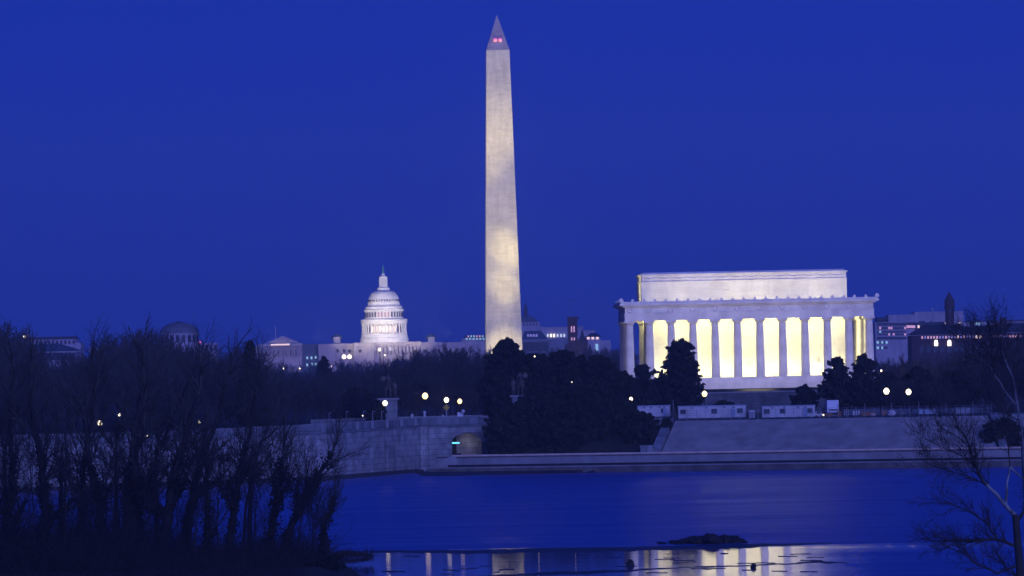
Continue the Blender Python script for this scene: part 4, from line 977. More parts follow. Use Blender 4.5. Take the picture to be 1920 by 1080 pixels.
# ------------------------------------------------------------------ evergreens
def ever_crown(seed, Wd, Ht, shape='round', nclump=90, nl=60, lsize=.3, base=.0):
    """leafy branches reaching a ragged envelope; leaves sit in clumps along them, with gaps between"""
    rg = np.random.default_rng(seed); C = []; lob = rg.uniform(0, 6.28, 6)
    for k in range(nclump):
        t = rg.random() ** .85
        if shape == 'cone': env = (1 - t) ** .8 * (.6 + .4 * min(1, t * 5)) + .04
        elif shape == 'egg': env = math.sin(math.pi * min(1, (t * .9 + .1))) ** .6 * (1 - .3 * t) + .05
        else: env = math.sqrt(max(0, 1 - t ** 2.6)) * (.82 + .18 * min(1, t * 4))
        a = rg.random() * 6.283
        env *= 1 + .10 * math.sin(3 * a + lob[0]) + (.05) * math.sin(9 * t + 2 * a + lob[1]) + (.03) * math.sin(17 * t + lob[2])
        rr = Wd / 2 * env * rg.uniform(.62, 1.16); zt = base + t * (Ht - base); z0 = max(base, zt - rr * rg.uniform(.2, .8))
        tip = np.array([math.cos(a) * rr, math.sin(a) * rr, zt + rg.uniform(-.2, .5)])
        for f in (.35, .55, .72, .87, 1.0):
            c = np.array([tip[0] * f, tip[1] * f, z0 + (tip[2] - z0) * f]) + rg.normal(0, .12, 3); cs = Wd * (.085 - .05 * f) * rg.uniform(.8, 1.2) + .12
            o = rg.normal(0, 1, (nl // 3, 3)); o /= np.linalg.norm(o, axis=1)[:, None]
            C.append(c + o * cs * rg.random((len(o), 1)) ** .5 * np.array([1, 1, .8]))
    return leaves(np.concatenate(C), lsize, rg)
def evergreen(name, label, px, ytop, wpx, D, zb, seed, shape='round', mat=None, nc=90, nl=110, ls=.33, group=None, cat='tree', base=.6):
    x = W(px, 740, D).x; Ht = W(px, ytop, D).z - zb; Wd = wpx / F * D
    t = thing(name, label, cat, (x, D, zb), 0, group)
    V, Q = ever_crown(seed, Wd, Ht, shape, nc, nl, ls, base); np_mesh('crown', V, Q, mat or ever, t)
    S = []; rgn = np.random.default_rng(seed); grow(S, (0, 0, -.3), (0, 0, 1), Ht * .5, max(.12, Ht * .02), 0, 1, rgn, .1, .8, (8,), .4, .05, 5, .15, .03)
    V, Q = seg_mesh(S, 6); np_mesh('trunk', V, Q, bark, t)
    return t
E = evergreen
E('evergreen_tree', 'rounded dark evergreen crown overlapping the foot of the obelisk', 952, 640, 92, 1150, 9.1, 1, 'round', nc=230)
E('evergreen_tree', 'dark evergreen just right of the obelisk foot, left in the tall clump', 1003, 668, 100, 1125, 9.1, 2, nc=190)
E('evergreen_tree', 'broad dark evergreen with a high rounded top in the middle of the clump', 1062, 662, 130, 1128, 9.1, 3, nc=240)
E('evergreen_tree', 'dark evergreen at the right shoulder of the clump left of the temple', 1122, 672, 110, 1126, 9.1, 4, nc=210)
E('evergreen_tree', 'dark evergreen touching the left corner column of the temple', 1166, 702, 78, 1126, 9.1, 5, nc=150)
E('evergreen_bush', 'dark evergreen filling the bank right of the arch', 948, 765, 85, 1052, 3.3, 6, 'round', nc=150, base=0)
E('evergreen_bush', 'big dark evergreen on the bank below the partly hidden statue', 1002, 742, 110, 1053, 3.3, 7, 'round', nc=230, base=0)
E('evergreen_bush', 'widest dark evergreen on the bank in the centre of the clump', 1075, 720, 140, 1051, 3.3, 8, 'round', nc=300, base=0)
E('evergreen_bush', 'dark evergreen on the bank below the small white lamp', 1142, 738, 110, 1053, 3.3, 9, 'round', nc=230, base=0)
E('evergreen_bush', 'dark evergreen bush beside the stairs cheek wall', 1198, 778, 88, 1048, 3.3, 10, 'round', nc=170, base=0)
E('evergreen_bush', 'dark evergreen backing the partly hidden statue on its left', 938, 700, 80, 1118, 9.1, 11, 'egg', nc=150)
E('evergreen_bush', 'dark shrub nub on the slope next to the stairs', 1248, 788, 17, 1046, 7.0, 12, 'round', nc=40, nl=60, base=0)
E('evergreen_bush', 'low dark bush at the foot of the stairs plinth', 1225, 812, 40, 1043, 3.4, 31, 'round', nc=60, nl=80, base=0)
Mg = dict(mat=ever2, nc=95, nl=48, ls=.34)
E('magnolia_tree', 'tall leafy magnolia silhouetted against the left temple columns', 1279, 640, 84, 1150, 9.1, 21, 'round', mat=ever2, nc=200, nl=48, ls=.34)
E('magnolia_tree', 'shorter leafy magnolia before the left corner of the temple', 1208, 687, 70, 1150, 9.1, 22, 'round', **Mg)
E('magnolia_tree', 'leafy magnolia before the last but one temple column at right', 1570, 672, 60, 1145, 9.1, 23, 'round', **Mg)
E('magnolia_tree', 'leafy magnolia before the right corner of the temple', 1621, 669, 66, 1145, 9.1, 24, 'round', **Mg)
E('evergreen_bush', 'dark undergrowth mass below the tall magnolia left of the trailers lamp', 1285, 700, 76, 1152, 9.1, 41, 'round', **Mg)
E('evergreen_bush', 'dark undergrowth mass below the shorter left magnolia', 1205, 716, 70, 1152, 9.1, 42, 'round', **Mg)
E('magnolia_tree', 'broad dark base growth between the two left magnolias', 1245, 712, 60, 1152, 9.1, 25, 'round', **Mg)
E('evergreen_tree', 'dark evergreen behind the left one of the two right hand lamps', 1665, 705, 80, 1160, 9.1, 26, 'round', nc=160)
E('evergreen_tree', 'dark evergreen behind the right one of the two right hand lamps', 1722, 694, 90, 1160, 9.1, 27, 'round', nc=170)
E('evergreen_tree', 'dark evergreen behind the fence at the right end of the plaza', 1790, 700, 90, 1160, 9.1, 28, 'round', nc=170)
E('evergreen_bush', 'dark bush under the right end of the temple terrace', 1508, 727, 52, 1150, 9.1, 29, 'round', nc=80)
E('evergreen_bush', 'low dark bush behind the longest white trailer', 1356, 757, 46, 1150, 9.1, 30, 'round', nc=60)
E('evergreen_bush', 'dark bush behind the boxy truck', 1588, 716, 70, 1150, 9.1, 32, 'round', nc=130)
E('evergreen_bush', 'dark bush at the right foot of the stairs', 1878, 790, 80, 1018, 3.4, 33, 'round', nc=120, base=0)
E('evergreen_tree', 'dark evergreen standing left of the statue pedestal behind the bridge', 668, 735, 90, 1125, 9.1, 34, 'round', nc=160)
E('evergreen_bush', 'small dark bush hiding the lower left of the statue pedestal', 706, 756, 34, 1086, 8.9, 35, 'round', nc=70, nl=80)
E('evergreen_tree', 'dark pine like evergreen rising from the left grove', 470, 645, 72, 1100, 8.9, 36, 'cone', nc=150)
E('evergreen_tree', 'small dark evergreen at the far skyline left of the dome', 608, 672, 40, 1700, 9.2, 37, 'egg', nc=70, ls=.4)

# ------------------------------------------------------------------ statues on pedestals
def skin(name, nodes, edges, mat, parent, sub=2, rootn=0):
    me = bpy.data.meshes.new(name); me.from_pydata([n[:3] for n in nodes], edges, []); me.update(); me.materials.append(mat)
    o = link(bpy.data.objects.new(name, me)); o.parent = parent
    o.modifiers.new('skin', 'SKIN'); 
    for i, n in enumerate(nodes): me.skin_vertices[0].data[i].radius = (n[3], n[3])
    me.skin_vertices[0].data[rootn].use_root = True
    s = o.modifiers.new('sub', 'SUBSURF'); s.levels = sub; s.render_levels = sub
    return o
def statue(label, px, ybase, D, mir=1):
    b = W(px, ybase, D)
    pd = thing('pedestal', label[0], 'pedestal', (b.x, D, ZP - .3))
    hP = b.z - ZP + .3
    MB().box(-1.75, 1.75, -1.2, 6.5, .6, hP - .35).build('shaft', parapet_m, pd); MB().box(-2.1, 2.1, -1.5, 6.8, 0, .598).build('plinth', parapet_m, pd); MB().box(-2.15, 2.15, -1.6, 6.9, hP - .348, hP).build('cap', step_m, pd)
    t = thing('equestrian_statue', label[1], 'statue', (b.x, D, b.z))
    k = mir
    # horse facing the viewer (-y): body, neck, head, legs, tail
    N = [(0, 2.6, 2.5, .62), (0, 1.2, 2.45, .66), (0, .1, 2.55, .62), (0, -.45, 3.05, .42), (0, -.85, 3.6, .30), (0, -1.0, 3.85, .25), (0, -1.5, 3.45, .18), (0, -1.75, 3.2, .15),
         (.38, .0, 1.9, .26), (.4, -.1, 1.15, .14), (.4, -.05, .3, .11), (.4, -.25, .08, .14), (-.38, .0, 1.9, .26), (-.42, -.55, 1.45, .15), (-.42, -.35, .85, .11), (-.42, -.55, .7, .12),
         (.4, 2.8, 1.9, .3), (.42, 2.5, 1.25, .17), (.42, 3.0, .75, .12), (.42, 2.9, .1, .14), (-.4, 2.8, 1.9, .3), (-.42, 2.6, 1.25, .17), (-.42, 3.1, .75, .12), (-.42, 3.0, .1, .14),
         (0, 3.3, 2.7, .16), (0, 3.7, 2.1, .18), (0, 3.7, 1.2, .1)]
    Eg = [(0, 1), (1, 2), (2, 3), (3, 4), (4, 5), (5, 6), (6, 7), (2, 8), (8, 9), (9, 10), (10, 11), (2, 12), (12, 13), (13, 14), (14, 15), (0, 16), (16, 17), (17, 18), (18, 19), (0, 20), (20, 21), (21, 22), (22, 23), (0, 24), (24, 25), (25, 26)]
    skin('horse', [(k * x * 1.1, y, z, r_) for x, y, z, r_ in N], Eg, bronze, t, rootn=1)
    # rider
    N = [(0, 1.0, 3.1, .30), (0, .95, 3.6, .28), (0, .9, 4.05, .34), (0, .88, 4.35, .14), (0, .85, 4.62, .2), (0, .83, 4.8, .16), (.42, .9, 4.1, .15), (.85, .75, 4.2, .12), (1.35, .6, 4.35, .10), (-.42, .9, 4.1, .15), (-.6, .55, 3.7, .12), (-.3, .1, 3.6, .1),
         (.5, .8, 3.0, .22), (.72, .5, 2.35, .17), (.7, .6, 1.7, .12), (.7, .35, 1.6, .1), (-.5, .8, 3.0, .22), (-.72, .5, 2.35, .17), (-.7, .6, 1.7, .12), (-.7, .35, 1.6, .1)]
    Eg = [(0, 1), (1, 2), (2, 3), (3, 4), (4, 5), (2, 6), (6, 7), (7, 8), (2, 9), (9, 10), (10, 11), (0, 12), (12, 13), (13, 14), (14, 15), (0, 16), (16, 17), (17, 18), (18, 19)]
    skin('rider', [(-k * x, y, z, r_) for x, y, z, r_ in N], Eg, bronze, t)
    # walking figure with a shield
    N = [(0, 0, 1.75, .27), (0, 0, 2.25, .27), (0, 0, 2.65, .33), (0, 0, 2.9, .13), (0, -.03, 3.12, .18), (0, -.03, 3.3, .15), (.4, 0, 2.7, .14), (.55, -.1, 2.15, .11), (.5, -.45, 1.9, .09), (-.4, 0, 2.7, .14), (-.75, .1, 3.0, .11), (-.95, .1, 3.5, .09),
         (.2, -.15, 1.5, .22), (.22, -.4, .85, .15), (.22, -.3, .15, .1), (.22, -.5, .06, .1), (-.2, .15, 1.5, .22), (-.22, .2, .85, .15), (-.22, .5, .15, .1), (-.22, .3, .06, .1)]
    skin('walking_figure', [(k * (x * .9 + 1.35), y - .4, z, r_) for x, y, z, r_ in N], Eg, bronze, t)
    o = MB().lathe([(.05, -.12), (.4, -.08), (.58, 0), (.4, .06), (.05, .1)], 18).build('shield', bronze, t); o.rotation_euler = (R(80), 0, 0); o.location = (-k * .95, .35, 3.95)
statue(('tall pale granite pedestal carrying the bronze rider in full view', 'dark bronze horse and rider group on the fully visible pedestal'), 728, 746.5, 1090)
statue(('granite pedestal almost hidden by dark evergreens', 'dark bronze horse and rider group half hidden by evergreens'), 976, 741, 1095, -1)

# ------------------------------------------------------------------ lamps
lp = None
def lamp(px, py, D, zb, r, label, mat, group='street lamps'):
    a = W(px, py, D); t = thing('street_lamp', label, 'lamp', (a.x, D, zb), 0, group); h = a.z - zb
    MB().lathe([(.22, 0), (.22, .25), (.1, .4), (.07, h - r - .15), (.16, h - r - .05), (.16, h - r + .02)], 8).build('pole', iron, t)
    pr = [(r * .45, -r), (r * .8, -r * .55), (r, 0), (r * .85, r * .5), (r * .5, r * .95), (r * .12, r * 1.1)]
    o = MB().lathe(pr, 14).build('globe', mat, t, smooth=True); o.location.z = h
    MB().lathe([(r * .3, h + r * 1.12), (.03, h + r * 1.5)], 8).build('finial', iron, t)
    return t
for a in ((722, 756, 1083, 9, .55, 'lit lamp in front of the statue pedestal', L_lampw), (797, 742.5, 1108, 9.1, .66, 'highest of the three lamps right of the pedestal', L_lamp),
          (837, 750, 1108, 9.1, .55, 'lit lamp directly over the yellow diamond sign', L_lampw), (862, 752.5, 1110, 9.1, .52, 'rightmost of the three lamps over the bridge, above the white sign', L_lamp),
          (1183, 748.5, 1100, 9.1, .42, 'small white lamp in front of the dark evergreen clump', L_lampw), (1321, 738.5, 1115, 9.1, .60, 'lit lamp above the longest white trailer', L_lamp),
          (1662, 733.5, 1115, 9.1, .66, 'left one of the two lamps over the plaza fence at right', L_lampw), (1703.5, 735, 1115, 9.1, .62, 'right one of the two lamps over the plaza fence at right', L_lampw),
          (187, 793.5, 985, 8.4, .50, 'largest lamp shining through the bare trees at left', L_lampw), (224, 778, 1100, 8.9, .30, 'higher small lamp just right of the largest one in the left trees', L_lampw),
          (277, 819.5, 975, 7.0, .30, 'lowest small lamp between the ivy trunks', L_lampw), (27, 785, 1100, 8.9, .28, 'small lamp near the left edge of the grove', L_lampw), (373.5, 791, 1050, 8.6, .26, 'small faint lamp over the middle of the hidden bridge wall', L_lampw)):
    lamp(*a[:4], a[4] * .93, a[5], a[6])
for px, py, D, r_, lab in ((534, 691, 2300, .35, 'tiny leftmost light in the woods below the domed building'), (564, 691, 2300, .35, 'tiny light in the woods just left of the twin bright lamps'), (683, 778.5, 1112, .14, 'tiny light low beside the left of the pedestal'),
                           (1002, 668.5, 1118, .16, 'tiny light at the top of the evergreen clump'), (1645, 695, 1138, .22, 'tiny greenish light at the right temple corner'), (291, 791, 1110, .1, 'tiniest light in the left grove'), (1071, 716, 1040, .10, 'tiny light lost in the evergreen clump')):
    a = W(px, py, D); t = thing('path_light', lab, 'lamp', (a.x, D - 12, a.z - 4), 0, 'tiny lights among the trees')
    MB().lathe([(r_ * .3, -r_), (r_, 0), (r_ * .3, r_)], 8).build('bulb', L_lampw, t).location.z = 4; MB().lathe([(.06, -1.5), (.05, 4 - r_)], 5).build('pole', iron, t)

# ------------------------------------------------------------------ bridge furniture
def sign_diamond():
    a = W(837, 764, 1096); t = thing('warning_sign', 'yellow diamond road sign on a pale post above the bridge parapet', 'sign', (a.x, 1096, 9.1)); h = a.z - 9.1
    MB().lathe([(.09, 0), (.09, h - .55)], 6).build('post', whitep, t)
    MB().prism([(0, h - .7), (.7, h), (0, h + .7), (-.7, h)], -.04, .04).build('panel', stone('yellow sign paint', (.62, .40, .06), (.5, .32, .05), 2), t)
sign_diamond()
a = W(863.5, 777, 1094); t = thing('information_board', 'plain white rectangular board on the parapet at the bridge end', 'sign', (a.x, 1094, 8.9)); h = a.z - 8.9
MB().box(-.62, .62, -.05, .05, h - .42, h + .42).build('panel', stone('white sign paint', (.95, .88, .86), (.9, .82, .8), 1), t); MB().box(-.5, -.38, -.03, .03, 0, h - .43).box(.38, .5, -.03, .03, 0, h - .43).build('legs', metalg, t)
for i, (px, py, lab, cat) in enumerate(((868.5, 771, 'small round sign on a post right beside the white board', 'sign'), (772.5, 779, 'squat pale bollard on the parapet between the pedestal and the lamps', 'bollard'), (796, 773.5, 'tiny pale post head below the highest lamp', 'bollard'), (722, 781, 'pale post cap at the foot of the pedestal', 'bollard'), (830.5, 781, 'tiny pale stub on the parapet left of the diamond sign', 'bollard'))):
    a = W(px, py, 1093); h = a.z - 8.9; t = thing('round_sign' if cat == 'sign' else 'bollard', lab, cat, (a.x, 1093, 8.9))
    if cat == 'sign': MB().lathe([(.05, 0), (.05, h - .3)], 6).build('post', metalg, t); o = MB().lathe([(.35, -.03), (.35, .03)], 16).build('panel', whitep, t); o.rotation_euler.x = R(90); o.location.z = h
    else: MB().lathe([(.28, 0), (.25, h - .1)], 8).build('post', whitep, t); MB().lathe([(.34, h - .1), (.34, h + .12), (.1, h + .35)], 8).build('cap', whitep, t)
for px in (617.5, 650, 682, 699, 716):
    D = 1062; a, b = W(px, 771 if px > 620 else 774, D), W(px, 800, D); t = MB().lathe([(.07, 0), (.07, a.z - b.z)], 6).box(-.07, .5, -.03, .03, a.z - b.z - .1, a.z - b.z).build('fence_post', metalg, None, loc=(b.x, D, b.z))
    tag(t, {617.5: 'thin grey pole farthest left on the bridge', 650: 'second thin grey pole from the left on the bridge', 682: 'third thin grey pole, middle of the pair of poles left of the pedestal', 699: 'thin grey pole just left of the lamp by the pedestal', 716: 'faint grey pole directly below the lamp by the pedestal'}[px], 'pole', 'thin poles along the bridge')

# ------------------------------------------------------------------ plaza: trailers, booth, truck, fence, materials
def trailer(label, p0, p1, yt, yb, D, nwin, door=None):
    a, b = W(p0, yb, D), W(p1, yb, D); L = b.x - a.x; pm = (p0 + p1) / 2; zb_ = W(pm, yb, D).z; zt_ = W(pm, yt, D).z; h = zt_ - zb_
    t = thing('site_trailer', label, 'trailer', ((a.x + b.x) / 2, D, zb_), 0, 'white site trailers on the plaza')
    MB().box(-L / 2, L / 2, 0, 3.2, .28, h - .16).build('body', whitep, t)
    MB().box(-L / 2 - .12, L / 2 + .12, -.15, 3.35, h - .158, h).build('roof', roofp, t)
    MB().box(-L / 2 + .2, L / 2 - .2, .15, 3.0, 0, .278).build('skirt', iron, t)
    for f in nwin:
        x = -L / 2 + L * f; w_ = MB().box(x - .55, x + .55, -.05, -.003, h * .42, h * .74).build('window', glassd, t); MB().box(x - .66, x + .66, -.03, -.002, h * .42 - .1, h * .42 - .005).build('sill', metalg, w_)
    for f in (.2, .42, .68, .82):
        x = -L / 2 + L * f; MB().box(x - .22, x + .22, -.14, -.003, h * .78, h * .90).build('vent', metalg, t)
    MB().box(L * .28, L * .28 + .8, -.07, -.003, .32, h * .74).build('door', roofp, t)
    for f in (.12, .3, .5, .7, .88): MB().lathe([(.18, -.22), (.18, .22)], 8).build('jack', metalg, t).location = (-L / 2 + L * f, -.05, .2)
    return t
trailer('longest white site trailer above the left part of the stairs', 1272, 1399, 760, 786, 1080, (.07, .53, .91))
trailer('white site trailer in the middle of the plaza, left of the truck', 1429, 1528.5, 760, 785, 1078, (.09, .39, .90))
trailer('white site trailer half hidden behind the evergreens at the stairs left end', 1196, 1257, 760, 784, 1088, (.8,))
a, b = W(1404.5, 785, 1078), W(1415.5, 785, 1078); zt_ = W(1410, 771, 1078).z
t = thing('portable_toilet', 'small pale upright cabin between the two long trailers', 'cabin', ((a.x + b.x) / 2, 1078, a.z)); wd = b.x - a.x; h = zt_ - a.z
MB().box(-wd / 2, wd / 2, 0, wd, 0, h).build('body', whitep, t); MB().frus(-wd / 2 - .06, wd / 2 + .06, -.06, wd + .06, h + .003, -wd / 2 + .1, wd / 2 - .1, .1, wd - .1, h + .22).build('roof', whitep, t); MB().box(-wd / 2 + .12, wd / 2 - .12, -.04, -.003, .06, h - .1).build('door', metalg, t)
# box truck
D = 1080; a, b = W(1551.5, 784, D), W(1573, 784, D); zt_ = W(1560, 750.5, D).z; zb_ = W(1560, 785, D).z; zl = W(1560, 773, D).z
t = thing('box_truck', 'truck with a tall white box body at the edge of the plaza', 'truck', ((a.x + b.x) / 2, D, zb_)); wd = b.x - a.x
MB().box(-wd / 2, wd / 2, 0, 6.0, zl - zb_, zt_ - zb_).build('cargo_box', stone('truck panel', (.85, .80, .82), (.78, .72, .75), 1), t)
MB().box(-wd / 2 - .02, wd / 2 + .02, .0, 6, zl - zb_ - .25, zl - zb_ - .003).box(-wd / 2 + .3, wd / 2 - .3, .1, 5.8, .45, zl - zb_ - .26).build('chassis', iron, t)
MB().box(-wd / 2 + .35, wd / 2 - .2, -.03, -.003, zl - zb_ + .3, zl - zb_ + .62).build('side_stripe', glassd, t)
for sx in (-1, 1):
    for y in (1.2, 4.9):
        o = MB().lathe([(.42, -.14), (.5, -.1), (.5, .1), (.42, .14)], 14).build('wheel', iron, t); o.rotation_euler.y = R(90); o.location = (sx * (wd / 2 - .35), y, .5); 
MB().frus(-wd / 2 + .1, wd / 2 - .1, 6.05, 8.2, .5, -wd / 2 + .2, wd / 2 - .2, 6.05, 7.6, 2.6).build('cab', whitep, t)
MB().box(-wd / 2, wd / 2, -.1, -.01, .55, .75).build('bumper', metalg, t)
pc_ = thing('pickup_car', 'small pale car with a bright headlamp left of the box truck', 'car', (W(1536, 784, 1080).x, 1080, W(1536, 785, 1080).z))
MB().prism([(-.95, .35), (1.0, .35), (1.0, .85), (.62, .95), (.4, 1.45), (-.55, 1.45), (-.85, .95), (-.95, .85)], 0, 1.9).build('body', whitep, pc_)
MB().prism([(-.5, 1.0), (.5, 1.0), (.34, 1.38), (-.48, 1.38)], -.02, 1.92).build('windows', glassd, pc_)
for sx in (-.6, .62):
    o = MB().lathe([(.3, -.1), (.34, 0), (.3, .1)], 12).build('wheel', iron, pc_); o.rotation_euler.x = R(90); o.location = (sx, -.02, .34)
o = MB().lathe([(.03, -.12), (.16, -.04), (.16, .06)], 10).build('headlight', L_lampw, pc_); o.rotation_euler.x = R(-90); o.location = (.85, -.08, .72)
# perimeter fence
fe = thing('mesh_fence', 'low wire mesh fence on thin posts along the top of the stairs', 'fence', (W(1700, 785, 1066).x, 1066, ZP))
m = MB(); fo = STEP_OFF + STEP_DEP + 1.5
fx0, fx1 = W(1268, 785, 1070).x, W(1850, 785, 1040).x
p0_ = None
nP = 36
for i in range(nP):
    x = fx0 + (fx1 - fx0) * i / (nP - 1); hh = 2.0
    o = MB().lathe([(.05, 0), (.05, 1.0)], 5).build('post', metalg, fe) if p0_ is None else link(p0_.copy())
    p0_ = p0_ or o; o.parent = fe; o.location = (x - fe.location.x, Ys(x) + fo - 1066, 0); o.scale.z = hh if i % 3 else 2.7
for k, z in enumerate((.25, .6, .95, 1.3, 1.65, 1.95)):
    r_ = MB().tube([(fx0 + (fx1 - fx0) * i / 20 - fe.location.x, Ys(fx0 + (fx1 - fx0) * i / 20) + fo - 1066, z) for i in range(21)], .022, 4).build('wire', metalg, fe)
# long hoarding panels behind the fence, right part
hd = thing('hoarding', 'long low grey blue site hoarding behind the fence at right', 'hoarding', (W(1700, 775, 1075).x, 1075, ZP))
for p0, p1, yt in ((1583, 1650, 766.5), (1652, 1708, 767), (1710, 1790, 766), (1792, 1856, 764)):
    m = MB(); a, b = W(p0, 770, 1084), W(p1, 770, 1084); m.box(a.x, b.x, 1084, 1084.3, ZP, W((p0 + p1) / 2, yt, 1084).z); m.build('panel', stone('hoarding panel', (.10, .12, .15), (.07, .08, .1), .6), hd, True)
rgm = random.Random(5)
stuff_l = [(1588, 12, 1.3, 'crate', 'grey crate nearest the truck behind the fence', metalg), (1606, 16, 1.1, 'crate', 'second grey crate right of the truck', whitep), (1628, 30, .75, 'timber_stack', 'low stack of brownish timber in the plaza yard', orange_m), (1636, 12, .5, 'tarp_bundle', 'small bright white bundle at the top of the stairs', coping_streak_m),
           (1657, 10, .95, 'cable_drum', 'reddish brown drum left of the blue bundle', orange_m), (1671, 14, 1.1, 'tarp_bundle', 'blue white covered pile under the left plaza lamp', whitep), (1690, 10, .9, 'crate', 'pale crate between the two plaza lamps', metalg), (1575, 9, 1.0, 'timber_stack', 'brownish pile at the truck right wheel', orange_m), (1556, 14, .7, 'timber_stack', 'reddish timber under the truck box', orange_m), (1800, 30, 1.3, 'crate', 'long pale crate at the right end of the fence', metalg), (1735, 34, 1.2, 'crate', 'long blue grey crate right of the plaza lamps', roofp)]
for px, wpx, h, nm, lab, mt in stuff_l:
    a = W(px, 783, 1072); t = thing(nm, lab, nm.replace('_', ' '), (a.x, 1073 - .38 * (a.x - 65), ZP)); wd = wpx / F * 1072 / 2
    if nm == 'cable_drum':
        for yy in (0, .8): o = MB().lathe([(h / 1.9, -.05), (h / 1.9, .05)], 18).build('flange', mt, t); o.rotation_euler.x = R(90); o.location = (0, yy, h / 1.9)
        o = MB().lathe([(h / 3.4, -.4), (h / 3.4, .4)], 12).build('core', iron, t); o.rotation_euler.x = R(90); o.location = (0, .4, h / 1.9)
    elif nm == 'timber_stack':
        m = MB()
        for r_ in range(3):
            for c in range(4): m.box(-wd + rgm.uniform(0, .3), wd - rgm.uniform(0, .3), c * .3, c * .3 + .26, r_ * h / 3, r_ * h / 3 + h / 3 - .03)
        m.build('planks', mt, t)
    elif nm == 'tarp_bundle':
        v, f = rock(0, .6, h * .35, wd, .8, h * .65, rgm, 12, 8); MB().add(v, f).build('cover', mt, t)
    else:
        MB().box(-wd, wd, 0, 1.2, .12, h).build('body', mt, t); m = MB()
        for k in range(4): m.box(-wd + k * (2 * wd - .14) / 3, -wd + k * (2 * wd - .14) / 3 + .14, -.06, -.003, 0, h + .03)
        m.box(-wd, wd, -.03, -.002, h * .9, h * .97); m.build('battens', iron, t)
a = W(1262, 765, 1078); t = thing('utility_post', 'dark post with a pale pole between the left trailers', 'post', (W(1263, 784, 1078).x, 1078, ZP))
MB().box(-.35, .45, 0, .5, 0, 2.4).build('cabinet', iron, t); MB().lathe([(.08, 2.4), (.06, 3.9)], 6).build('pole', metalg, t)

# ------------------------------------------------------------------ foreground: wooded spit at left
def path_tree(label, base, pts, D, r0, seed, ivyd=40, ivyt=.45, crown=(7, 6, 5, 4), Lk=.5, mx=3, zmax=12.0, mat=None, up=.08, rmin=.013, spread=.75, name='ivy_clad_tree', cat='tree', zb=.7, top_r=.3, start=0.35, group=None):
    """trunk through photo points; limbs grown from its upper part"""
    P = [W(x, y, D) for x, y in [base] + pts]; b = P[0].copy(); b.z = zb
    rg = np.random.default_rng(seed); S = []; n = len(P); tot = P[-1].z - b.z
    prev = np.array([0, 0, -.6]); depth = 0
    cur = np.array([0., 0, 0]); S.append((*prev, *cur, r0 * 1.15, r0)); nodes = [(cur.copy(), r0)]
    for i in range(1, n):
        q = np.array([P[i].x - b.x, nodes[-1][0][1] + rg.uniform(-.4, .4), P[i].z - b.z]); a = nodes[-1][0]; m_ = 4
        for k in range(m_):
            e = a + (q - a) * (k + 1) / m_ + (rg.normal(0, .05, 3) if k < m_ - 1 else 0); f = (i - 1 + (k + 1) / m_) / (n - 1); r1 = r0 * (1 - (1 - top_r) * f)
            S.append((*nodes[-1][0], *e, nodes[-1][1], r1)); nodes.append((e, r1))
    if crown is C5:
        lx, ly = rg.uniform(-1.0, 2.2), rg.uniform(-1, 1); ph = rg.uniform(0, 6)
        def bend_(p, m=tot): f = max(0, p[2]) / m; return (p[0] + lx * f ** 1.4 + .35 * math.sin(5 * f + ph) * f, p[1] + ly * f, p[2])
        S = [(*bend_(q[:3]), *bend_(q[3:6]), q[6], q[7]) for q in S]; nodes = [(np.array(bend_(p)), q) for p, q in nodes]
    trunkS = list(S)
    hN = len(nodes); L0 = np.linalg.norm(nodes[-1][0]) * Lk
    for j in range(crown[0]):
        f = start + (1 - start) * (j + rg.random()) / crown[0]; k = min(hN - 2, int(f * hN)); p, rr_ = nodes[k]; d = unit(nodes[k + 1][0] - p)
        axv = unit(np.cross(d, rg.normal(0, 1, 3))); an = spread * rg.uniform(.5, 1.1); nd = d * math.cos(an) + axv * math.sin(an)
        grow(S, p, nd, L0 * rg.uniform(.6, 1.1) * (1.2 - .5 * f), rr_ * .5, 1, mx, rg, up, spread, crown, .45, .14, None, .2, rmin)
    grow(S, nodes[-1][0], unit(nodes[-1][0] - nodes[-3][0]), L0 * .9, nodes[-1][1], 1, mx, rg, up, spread, crown, .45, .12, None, .1, rmin)
    t = thing(name, label, cat, (b.x, D, zb), 0, group)
    V, Q = seg_mesh(trunkS, 9); np_mesh('trunk', V, Q, mat or bark_k, t)
    V, Q = seg_mesh([s for s in S[len(trunkS):]], 3); np_mesh('crown', V, Q, (bark_k if name == 'bare_sapling' else bark_f) if mat is None else mat, t)
    if ivyd:
        sel = trunkS + [s for s in S[len(trunkS):] if s[6] > .07 and s[5] < zmax * .75]
        iv = ivy(sel, rg, ivyd * 1.25, .15, ivyt * rg.uniform(.55, 1.35), zmax)
        if iv: np_mesh('ivy', iv[0], iv[1], ivy_m, t)
    return t
PT = path_tree
C5 = (13, 8, 6, 5)
PT('ivy clad tree at the far left edge of the spit', (20, 1060), [(15, 980), (22, 880), (10, 800), (5, 720)], 548, .45, 101, crown=C5, Lk=.27, start=.2)
PT('thick ivy covered tree second from the left edge', (75, 1062), [(80, 960), (70, 870), (50, 790), (40, 730)], 545, .5, 102, crown=C5, Lk=.27, start=.2)
PT('forking bare tree with light ivy between the left lamps', (140, 1055), [(150, 960), (140, 880), (150, 790), (140, 720)], 552, .42, 103, ivyd=24, crown=C5, Lk=.27, start=.2)
PT('dark ivy clad tree below the largest lamp', (185, 1058), [(190, 960), (172, 860), (165, 790), (180, 730)], 549, .45, 104, crown=C5, Lk=.27, start=.2)
PT('heaviest ivy clad trunk of the spit, upright below the low small lamp', (238, 1055), [(242, 960), (245, 880), (240, 800), (250, 720)], 546, .8, 105, ivyd=50, ivyt=.7, crown=C5, Lk=.27, start=.2)
PT('slim tree leaning right beside the heaviest trunk', (252, 1050), [(258, 950), (275, 860), (300, 790), (330, 720)], 551, .3, 106, ivyd=34, crown=C5, Lk=.27, start=.2)
